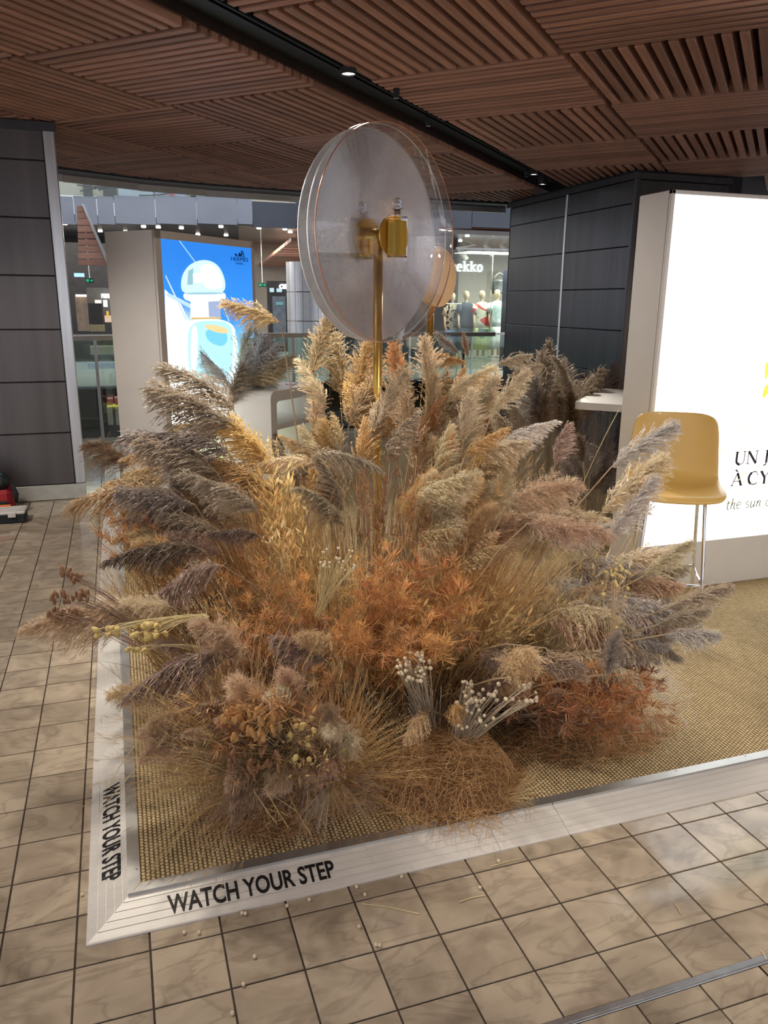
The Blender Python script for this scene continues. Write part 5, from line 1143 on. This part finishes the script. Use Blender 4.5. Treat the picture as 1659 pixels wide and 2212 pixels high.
fill('kangaroo_grass', RUST, RN, 300, 1120, 80, 60, 10, ['rust', 'orange'], 'on the left flank', 'kangaroo grass stem', w=.8, stemcol='maroon')
# straw and fine grasses
fill('straw_tuft', STRAW, SN, 1080, 1200, 130, 100, 20, ['amber', 'straw', 'amber', 'gold'], 'in the right centre', 'straw grass tuft', (.0, .3), w=.8)
fill('straw_tuft', STRAW, SN, 500, 1080, 110, 100, 18, ['amber', 'gold', 'amber', 'rust'], 'in the left centre', 'straw grass tuft', (.1, .35), w=.7)
fill('straw_tuft', STRAW, SN, 290, 1220, 120, 80, 14, ['amber', 'straw', 'brown'], 'leaning over the left edge', 'straw grass tuft', (.05, .3), w=.7, k=.75)
fill('straw_tuft', STRAW, SN, 1340, 1250, 100, 110, 18, ['pale', 'straw', 'grey'], 'on the right flank', 'straw grass tuft', (.05, .3), w=.7, k=.7)
fill('straw_tuft', STRAW, SN, 700, 1190, 120, 100, 11, ['gold', 'straw', 'cream'], 'in the centre left', 'straw grass tuft', (.0, .25), w=.6)
fill('straw_tuft', STRAW, SN, 960, 960, 150, 80, 6, ['tan', 'pale', 'amber'], 'among the back plumes', 'straw grass tuft', (.1, .3), w=.5)
fill('fountain_grass', FINE, SN, 700, 1160, 120, 110, 14, ['straw', 'cream', 'pale'], 'in the centre left', 'arching fine grass', (-.05, .15), w=.7)
fill('fountain_grass', FINE, SN, 1000, 1080, 120, 90, 10, ['straw', 'pale'], 'in the upper centre', 'arching fine grass', (-.05, .15), w=.7)
fill('fountain_grass', FINE, SN, 1420, 1330, 70, 80, 8, ['cool', 'pale'], 'at the right edge', 'fine grass', w=.8, k=.8)
fill('oat_stem', OATS, ON, 630, 1060, 45, 90, 28, ['cream', 'gold', 'straw'], 'standing below the white plinth', 'oat stem', (-.05, .1), w=.75)
fill('oat_stem', OATS, ON, 1020, 1320, 140, 90, 14, ['gold', 'straw'], 'in the right centre', 'oat stem', w=.9)
fill('oat_stem', OATS, ON, 1300, 1230, 80, 90, 10, ['pale', 'straw'], 'on the right flank', 'oat stem', w=.8)

# front mound on the lower left: everything sprays out of one low clump
CF = V((.86, .62, PZ))
def spray(kind, lib, names, cx, cy, rx, ry, n, cols, where, what, w=1., d=(2.42, 2.66), ctr=CF, stemcol=None, kb=.18):
    for x, y in zone_pts(cx, cy, rx, ry, n):
        tip = P(x, y, R.uniform(*d)); tip.z = max(tip.z, PZ+.05); b = base_of(tip, ctr, kb, .06); c = R.choice(cols)
        pair(kind, R.choice(lib), names, b, tip, c, f'{CWORD[c]} {what} {leanword(b, tip)}, {where}', f'{what} {where}', w*R.uniform(.8, 1.2), stemcol)
LM = 'in the low front mound'
spray('straw_tuft', STRAW, SN, 350, 1560, 90, 110, 16, ['amber', 'gold', 'tan'], LM, 'spraying grass tuft', 1.0)
spray('straw_tuft', STRAW, SN, 770, 1560, 60, 70, 12, ['amber', 'gold', 'orange'], LM, 'spraying grass tuft', 1.0)
spray('straw_tuft', STRAW, SN, 560, 1560, 120, 70, 12, ['tan', 'brown', 'pale'], LM, 'spraying grass tuft', .9)
spray('fountain_grass', FINE, SN, 430, 1640, 90, 60, 5, ['pale', 'cool', 'pink'], LM, 'drooping fine grass', .9)
spray('fountain_grass', FINE, SN, 700, 1640, 60, 50, 4, ['straw', 'pale', 'gold'], LM, 'drooping fine grass', .9)
spray('fountain_grass', FINE, SN, 560, 1520, 130, 70, 7, ['tan', 'pale', 'mauve'], LM, 'drooping fine grass', .9)
spray('kangaroo_grass', RUST, RN, 560, 1500, 150, 70, 26, ['rust', 'maroon', 'amber', 'brown'], LM, 'kangaroo grass stem', 1.3, stemcol='brown')
spray('oat_stem', OATS, ON, 650, 1560, 110, 80, 10, ['straw', 'cream', 'tan'], LM, 'oat stem', 1.1)
for x, y in list(zone_pts(540, 1540, 240, 110, 22))+list(zone_pts(560, 1640, 140, 50, 16)):
    tip = P(x, y, R.uniform(2.46, 2.66)); tip.z = max(tip.z, PZ+.06); b = base_of(tip, CF, .2, .06); dn = (tip-b).normalized(); c = R.choice(['pink', 'tan', 'pink', 'pale', 'tan', 'brown']); L_ = R.uniform(.12, .2)
    if (tip-b).length > L_*1.2: plume(tip-dn*L_, tip, R.choice(['pampas', 'pampas', 'reed']), c, f'small {CWORD[c]} plume {leanword(b, tip)}, in the low front mound', 'small plumes in the low front mound', CF, b, R.uniform(1.2, 1.6))
# drooping straw fan on the carpet right of the fibre nest
for k in range(2):
    b = P(1080, 1560, 2.75); b.z = PZ; tip = P(1180+12*k, 1628, 2.72); tip.z = PZ+.05
    pair('straw_tuft', STRAW[1], SN, b, tip, 'cream', 'pale straw fan lying on the carpet right of the fibre nest', 'straw fans on the carpet', 1.1)

# ------------------------------------------------------------------ core of thin stems, so nothing shows through
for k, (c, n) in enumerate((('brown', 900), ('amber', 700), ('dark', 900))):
    g = G()
    for _ in range(n):
        a = R.uniform(0, 6.283); q = math.sqrt(R.random()); b = V((C0.x+.85*q*math.cos(a), C0.y+.82*q*math.sin(a), PZ)); b.x = max(.28, b.x); b.y = max(.36, b.y)
        o = V((b.x-C0.x, b.y-C0.y, 0)); h = R.uniform(.35, .95)*(1-.45*q); tip = b+o*R.uniform(.15, .5)+V((R.uniform(-.1, .1), R.uniform(-.1, .1), h)); m = (b+tip)/2+V((0, 0, .08))
        d = (tip-b).normalized(); g.c = R.random()*.8; g.strip(bez(b, m, tip, 4), R.uniform(.0015, .003), d.cross(rv()).normalized())
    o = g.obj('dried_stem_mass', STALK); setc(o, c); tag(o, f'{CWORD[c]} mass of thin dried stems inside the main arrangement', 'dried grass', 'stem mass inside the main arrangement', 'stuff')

# ------------------------------------------------------------------ coir fibre nests around the feet
def coir(cx, cy, rx, ry, h, n, colour, label):
    g = G(); r_ = R
    for _ in range(n):
        a = r_.uniform(0, 6.283); q = math.sqrt(r_.random()); p = V((cx+rx*q*math.cos(a), cy+ry*q*math.sin(a), PZ+.004+h*(1-q*q)*r_.uniform(.2, 1))); th = r_.uniform(0, 6.283); cv = r_.uniform(-2.2, 2.2); pts = [p]; st_ = r_.uniform(.010, .022); vz = r_.uniform(-.3, .4)
        for i in range(7):
            th += cv*.35+r_.uniform(-.25, .25); p = p+V((math.cos(th), math.sin(th), vz))*st_; vz += r_.uniform(-.22, .16)
            top = PZ+.006+h*max(0, 1-((p.x-cx)/rx)**2-((p.y-cy)/ry)**2)*1.15
            if p.z < PZ+.003: p = V((p.x, p.y, PZ+.003))
            if p.z > top+.03: p = V((p.x, p.y, top+.03))
            pts.append(p)
        g.c = r_.random(); g.strip(pts, .0009, V((0, 0, 1)) if r_.random() < .5 else V((math.sin(th), -math.cos(th), 0)), False)
    o = g.obj('coir_nest', STALK); setc(o, colour, 0); tag(o, label, 'coir fibre', 'coir fibre nests on the carpet', 'stuff')
p = onZ(960, 1690, PZ); coir(p.x, p.y, .27, .22, .20, 6500, 'fibre', 'large tangled nest of brown coir fibre in the centre front')
p = onZ(600, 1740, PZ); coir(p.x, p.y, .22, .15, .12, 2600, 'fibre', 'flat nest of coir fibre under the low front mound')
p = onZ(1270, 1590, PZ); coir(p.x, p.y, .34, .16, .13, 3000, 'fibre', 'nest of dark coir fibre on the right below the rust grass')
p = onZ(800, 1700, PZ); coir(p.x, p.y, .2, .12, .05, 700, 'mauve', 'thin wisp of coir fibre left of the large nest')

# ------------------------------------------------------------------ pale stalk bundles with berries
BERRY = mat('cream_berry', srgb(226, 210, 180), .6, var=.12, scale=60, bump=.2, bscale=200); BUD = mat('tan_bud', srgb(196, 148, 92), .6, var=.2, scale=40); POD = mat('brown_pod', srgb(146, 108, 78), .6, var=.2, scale=40); BOB = mat('pale_yellow_bobble', srgb(216, 192, 124), .6, var=.12, scale=40)
def ball(r=1., n=7, m=5, sz=1.):
    g = G(); vs = [(0, 0, -r*sz)]; fs = []
    for i in range(1, m):
        t = -math.pi/2+math.pi*i/m
        for k in range(n): w_ = 2*math.pi*k/n; vs.append((r*math.cos(t)*math.cos(w_), r*math.cos(t)*math.sin(w_), r*sz*math.sin(t)))
    vs.append((0, 0, r*sz))
    for k in range(n): fs.append((0, 1+(k+1) % n, 1+k)); fs.append((1+(m-2)*n+k, 1+(m-2)*n+(k+1) % n, len(vs)-1))
    for i in range(m-2):
        for k in range(n): a = 1+i*n+k; b = 1+i*n+(k+1) % n; fs.append((a, b, b+n, a+n))
    return g.add(vs, fs)
berry_me = ball(.0075).mesh('berry', BERRY, True); bob_me = ball(.0085, 8, 6, 1.35).mesh('bobble', BOB, True); bud_me = ball(.0085, 8, 6, 2.1).mesh('bud', BUD, True); pod_me = ball(.0075, 6, 5, 2.4).mesh('pod', POD, True)
def cluster(name, label, base, heads, me, part, stemr=.0012, scol='pale', cat='dried flower', s0=.8, s1=1.2, orient=None):
    """a bundle of thin stalks, each ending in one seed head"""
    t = empty(name, tuple(base), label, cat, None, 'thing'); g = G()
    for h in heads:
        b = base+V((R.uniform(-.02, .02), R.uniform(-.02, .02), 0)); m = b.lerp(h, .55)+V((0, 0, .03)); g.tube(bez(b, m, h, 4), stemr, 4, False)
    so = g.obj('stalks', STALK, t); setc(so, scol); so['kind'] = 'stuff'
    for h in heads:
        o = link(part, me); sc = R.uniform(s0, s1); d = orient(h) if orient else rv().normalized(); put(o, t, Matrix.Translation(h) @ frame(d, rv()) @ Matrix.Scale(sc, 4))
def heads_at(px, py, rx, ry, n, d, dj=.05): return [P(x, y, d+R.uniform(-dj, dj)) for x, y in zone_pts(px, py, rx, ry, n)]
b1 = onZ(938, 1612, PZ+.08); b2 = onZ(985, 1628, PZ+.08)
cluster('berry_spray', 'round cluster of cream berries in the centre front', b1, heads_at(893, 1440, 40, 36, 62, 2.86), berry_me, 'berry')
cluster('berry_spray', 'loose spray of cream berries right of the round cluster', b2, heads_at(1060, 1515, 60, 40, 26, 2.78)+heads_at(1140, 1500, 24, 24, 14, 2.80)+heads_at(1020, 1540, 40, 50, 16, 2.80), berry_me, 'berry')
cluster('berry_spray', 'small pinkish berry sprig above the pale stalks', b2, heads_at(1010, 1480, 12, 26, 16, 2.84), berry_me, 'berry', s0=.6, s1=.85)
# stiff pale stalks standing in the coir
for base, n, lab, sx in ((b1, 34, 'bundle of pale stiff stalks, left of two in the coir nest', -22), (b2, 30, 'bundle of pale stiff stalks, right of two in the coir nest', 26)):
    t = empty('stalk_bundle', tuple(base), lab, 'dried stalks', 'stalk bundles in the coir nest', 'thing'); q = proj(base)
    for k in range(n):
        tip = P(q[0]+sx+R.gauss(0, 20), q[1]-R.uniform(80, 130), q[2]-.08+R.uniform(-.05, .08)); b = base+V((R.uniform(-.035, .035), R.uniform(-.03, .03), -.03)); o = G().tube([b, b.lerp(tip, .5)+V((0, 0, .005)), tip], [.0026, .0022, .0015], 5).obj('stalk', STALK, t); setc(o, 'cool')
# tan drooping buds on the low mound
bb = CF+V((-.12, -.12, .1))
cluster('bud_bunch', 'bunch of tan drooping bunny tail buds on the low front mound', bb, heads_at(540, 1565, 62, 38, 42, 2.44, .06), bud_me, 'bud', s0=.8, s1=1.25, orient=lambda h: V((R.uniform(-.4, .4), R.uniform(-.4, .4), 1)))
cluster('bud_bunch', 'bunch of darker brown buds below the tan bunny tails', bb, heads_at(550, 1645, 60, 36, 40, 2.46, .06), pod_me, 'bud', s0=.8, s1=1.2, orient=lambda h: V((R.uniform(-.6, .6), R.uniform(-.6, .6), 1)))
cluster('bobble_stem', 'few pale round seed heads right of the tan buds', bb, heads_at(640, 1600, 50, 60, 12, 2.46, .05), bob_me, 'bobble')
# pale yellow bobbles on the left, quaking pods at far left
cluster('bobble_stem', 'stem of pale yellow round seed pods reaching left over the ramp edging', P(440, 1330, 2.85)*1.0, heads_at(320, 1362, 42, 18, 20, 2.74, .03)+heads_at(235, 1365, 40, 10, 12, 2.74, .02), bob_me, 'bobble', scol='cream', s0=.9, s1=1.3)
cluster('bobble_stem', 'short row of pale yellow pods below the longer one on the left', P(420, 1400, 2.8)*1.0, heads_at(300, 1403, 28, 5, 9, 2.72, .02), bob_me, 'bobble', scol='cream')
def pods(name, label, base, x0, y0, x1, y1, n, d):
    hs = [P(x0+(x1-x0)*k/n+R.uniform(-5, 5), y0+(y1-y0)*k/n+R.uniform(-3, 16), d+R.uniform(-.02, .02)) for k in range(n)]
    cluster(name, label, base, hs, pod_me, 'pod', scol='brown', s0=.8, s1=1.3, orient=lambda h: V((R.uniform(-.5, .5), R.uniform(-.3, .3), 1)))
pods('quaking_grass', 'quaking grass with brown pods, uppermost at the far left', P(300, 1340, 2.9), 130, 1235, 175, 1245, 9, 2.9)
pods('quaking_grass', 'quaking grass with brown pods, middle one at the far left', P(300, 1360, 2.88), 115, 1285, 195, 1280, 15, 2.88)
pods('quaking_grass', 'quaking grass with mauve pods, lowest at the far left', P(300, 1400, 2.85), 105, 1318, 170, 1325, 13, 2.85)
cluster('bobble_stem', 'stems with pale bobbles standing on the right flank', P(1310, 1470, 2.95), heads_at(1345, 1230, 16, 34, 12, 3.0, .04)+heads_at(1330, 1290, 34, 70, 14, 2.98, .05), bob_me, 'bobble', .0009, 'tan', s0=.6, s1=.9)
cluster('bobble_stem', 'small cream flower heads in the centre left', P(690, 1330, 3.1), heads_at(730, 1210, 45, 30, 26, 3.0, .06), berry_me, 'bobble', s0=.6, s1=.9, scol='cream')

# ------------------------------------------------------------------ clumps further back
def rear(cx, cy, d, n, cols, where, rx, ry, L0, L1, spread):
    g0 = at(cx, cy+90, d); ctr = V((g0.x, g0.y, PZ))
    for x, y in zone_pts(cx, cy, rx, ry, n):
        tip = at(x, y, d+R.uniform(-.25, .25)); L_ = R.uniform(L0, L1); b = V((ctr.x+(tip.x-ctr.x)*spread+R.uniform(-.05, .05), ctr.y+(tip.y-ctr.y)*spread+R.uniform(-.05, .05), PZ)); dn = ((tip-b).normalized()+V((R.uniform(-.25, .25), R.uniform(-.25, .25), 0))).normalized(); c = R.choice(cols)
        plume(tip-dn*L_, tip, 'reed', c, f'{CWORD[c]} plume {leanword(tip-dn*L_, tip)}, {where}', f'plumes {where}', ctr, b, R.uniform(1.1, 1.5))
    for k in range(int(n*.7) if spread > .2 else 0):
        x, y = (cx+R.uniform(-rx, rx), cy+70+R.uniform(-.8, .8)*ry); tip = at(x, y, d+R.uniform(-.2, .3)); b = V((ctr.x+(tip.x-ctr.x)*.5, ctr.y+(tip.y-ctr.y)*.5, PZ)); c = R.choice(cols)
        pair('straw_tuft', R.choice(STRAW), SN, b, tip, c, f'{CWORD[c]} straw grass tuft {leanword(b, tip)}, {where}', f'straw tufts {where}', .5)
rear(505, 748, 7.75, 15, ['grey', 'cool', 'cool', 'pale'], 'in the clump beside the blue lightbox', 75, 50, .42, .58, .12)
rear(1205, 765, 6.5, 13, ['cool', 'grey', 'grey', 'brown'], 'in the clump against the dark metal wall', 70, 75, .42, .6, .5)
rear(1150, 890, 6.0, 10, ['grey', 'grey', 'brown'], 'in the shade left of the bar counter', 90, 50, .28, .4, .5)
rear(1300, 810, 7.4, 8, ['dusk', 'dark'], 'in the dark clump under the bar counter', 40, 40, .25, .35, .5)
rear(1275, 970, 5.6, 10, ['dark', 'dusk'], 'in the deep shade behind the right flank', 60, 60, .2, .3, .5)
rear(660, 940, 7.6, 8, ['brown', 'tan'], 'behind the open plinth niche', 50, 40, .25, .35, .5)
# long single stalks crossing the scene
for (x0, y0, d0, x1, y1, d1, lab) in ((1240, 1090, 3.5, 1340, 880, 3.3, 'long bare stalk in front of the dark gap on the right'), (340, 1560, 2.6, 232, 1700, 2.55, 'pale straw blade hanging over the left lettering'), (420, 1540, 2.6, 215, 1755, 2.52, 'longest pale straw blade hanging over the left ramp edging'), (420, 1640, 2.55, 640, 1752, 2.62, 'thin straw lying on the carpet at the left front')):
    a, b = at(x0, y0, d0), at(x1, y1, d1); o = G().tube(bez(a, (a+b)/2+V((0, 0, .04)), b, 6), .0016, 5, False).obj('loose_straw', STALK); setc(o, 'cream'); tag(o, lab, 'dried grass', 'single straw blades', 'thing')

# ------------------------------------------------------------------ litter on the tiles
for k, (x, y) in enumerate([(178, 1932), (398, 2014), (430, 2014), (523, 1972), (530, 1973), (620, 1956), (668, 1943), (770, 1915), (867, 1893), (788, 1932), (776, 2001), (820, 2042), (526, 2126), (502, 2188), (550, 2066), (1037, 1917), (1077, 1860), (812, 2041)]):
    p = onZ(x, y, .006); o = link('fallen_berry', berry_me); o.location = p; o.scale = (.8, .8, .8); tag(o, f'small cream berry fallen on the floor tiles {"near the front lettering" if x < 700 else "below the middle of the front edging"}', 'berry', 'fallen berries on the tiles', 'thing')
for (x0, y0, x1, y1, lab) in ((780, 1952, 905, 1974, 'long straw lying on the tiles in the centre'), (1060, 1872, 1125, 1855, 'short yellow straw lying just below the ramp edging'), (992, 1948, 1048, 1934, 'thin straw on the tiles right of the long one'), (1455, 1950, 1472, 1975, 'tiny brown straw inside the blue floor reflection'), (1642, 2052, 1656, 2072, 'brown straw near the right edge of the tiles')):
    a, b = onZ(x0, y0, .003), onZ(x1, y1, .003); o = G().tube([a, (a+b)/2+V((.004, .004, 0)), b], .0017, 5).obj('fallen_straw', STALK); setc(o, 'cream'); tag(o, lab, 'straw', None, 'thing')
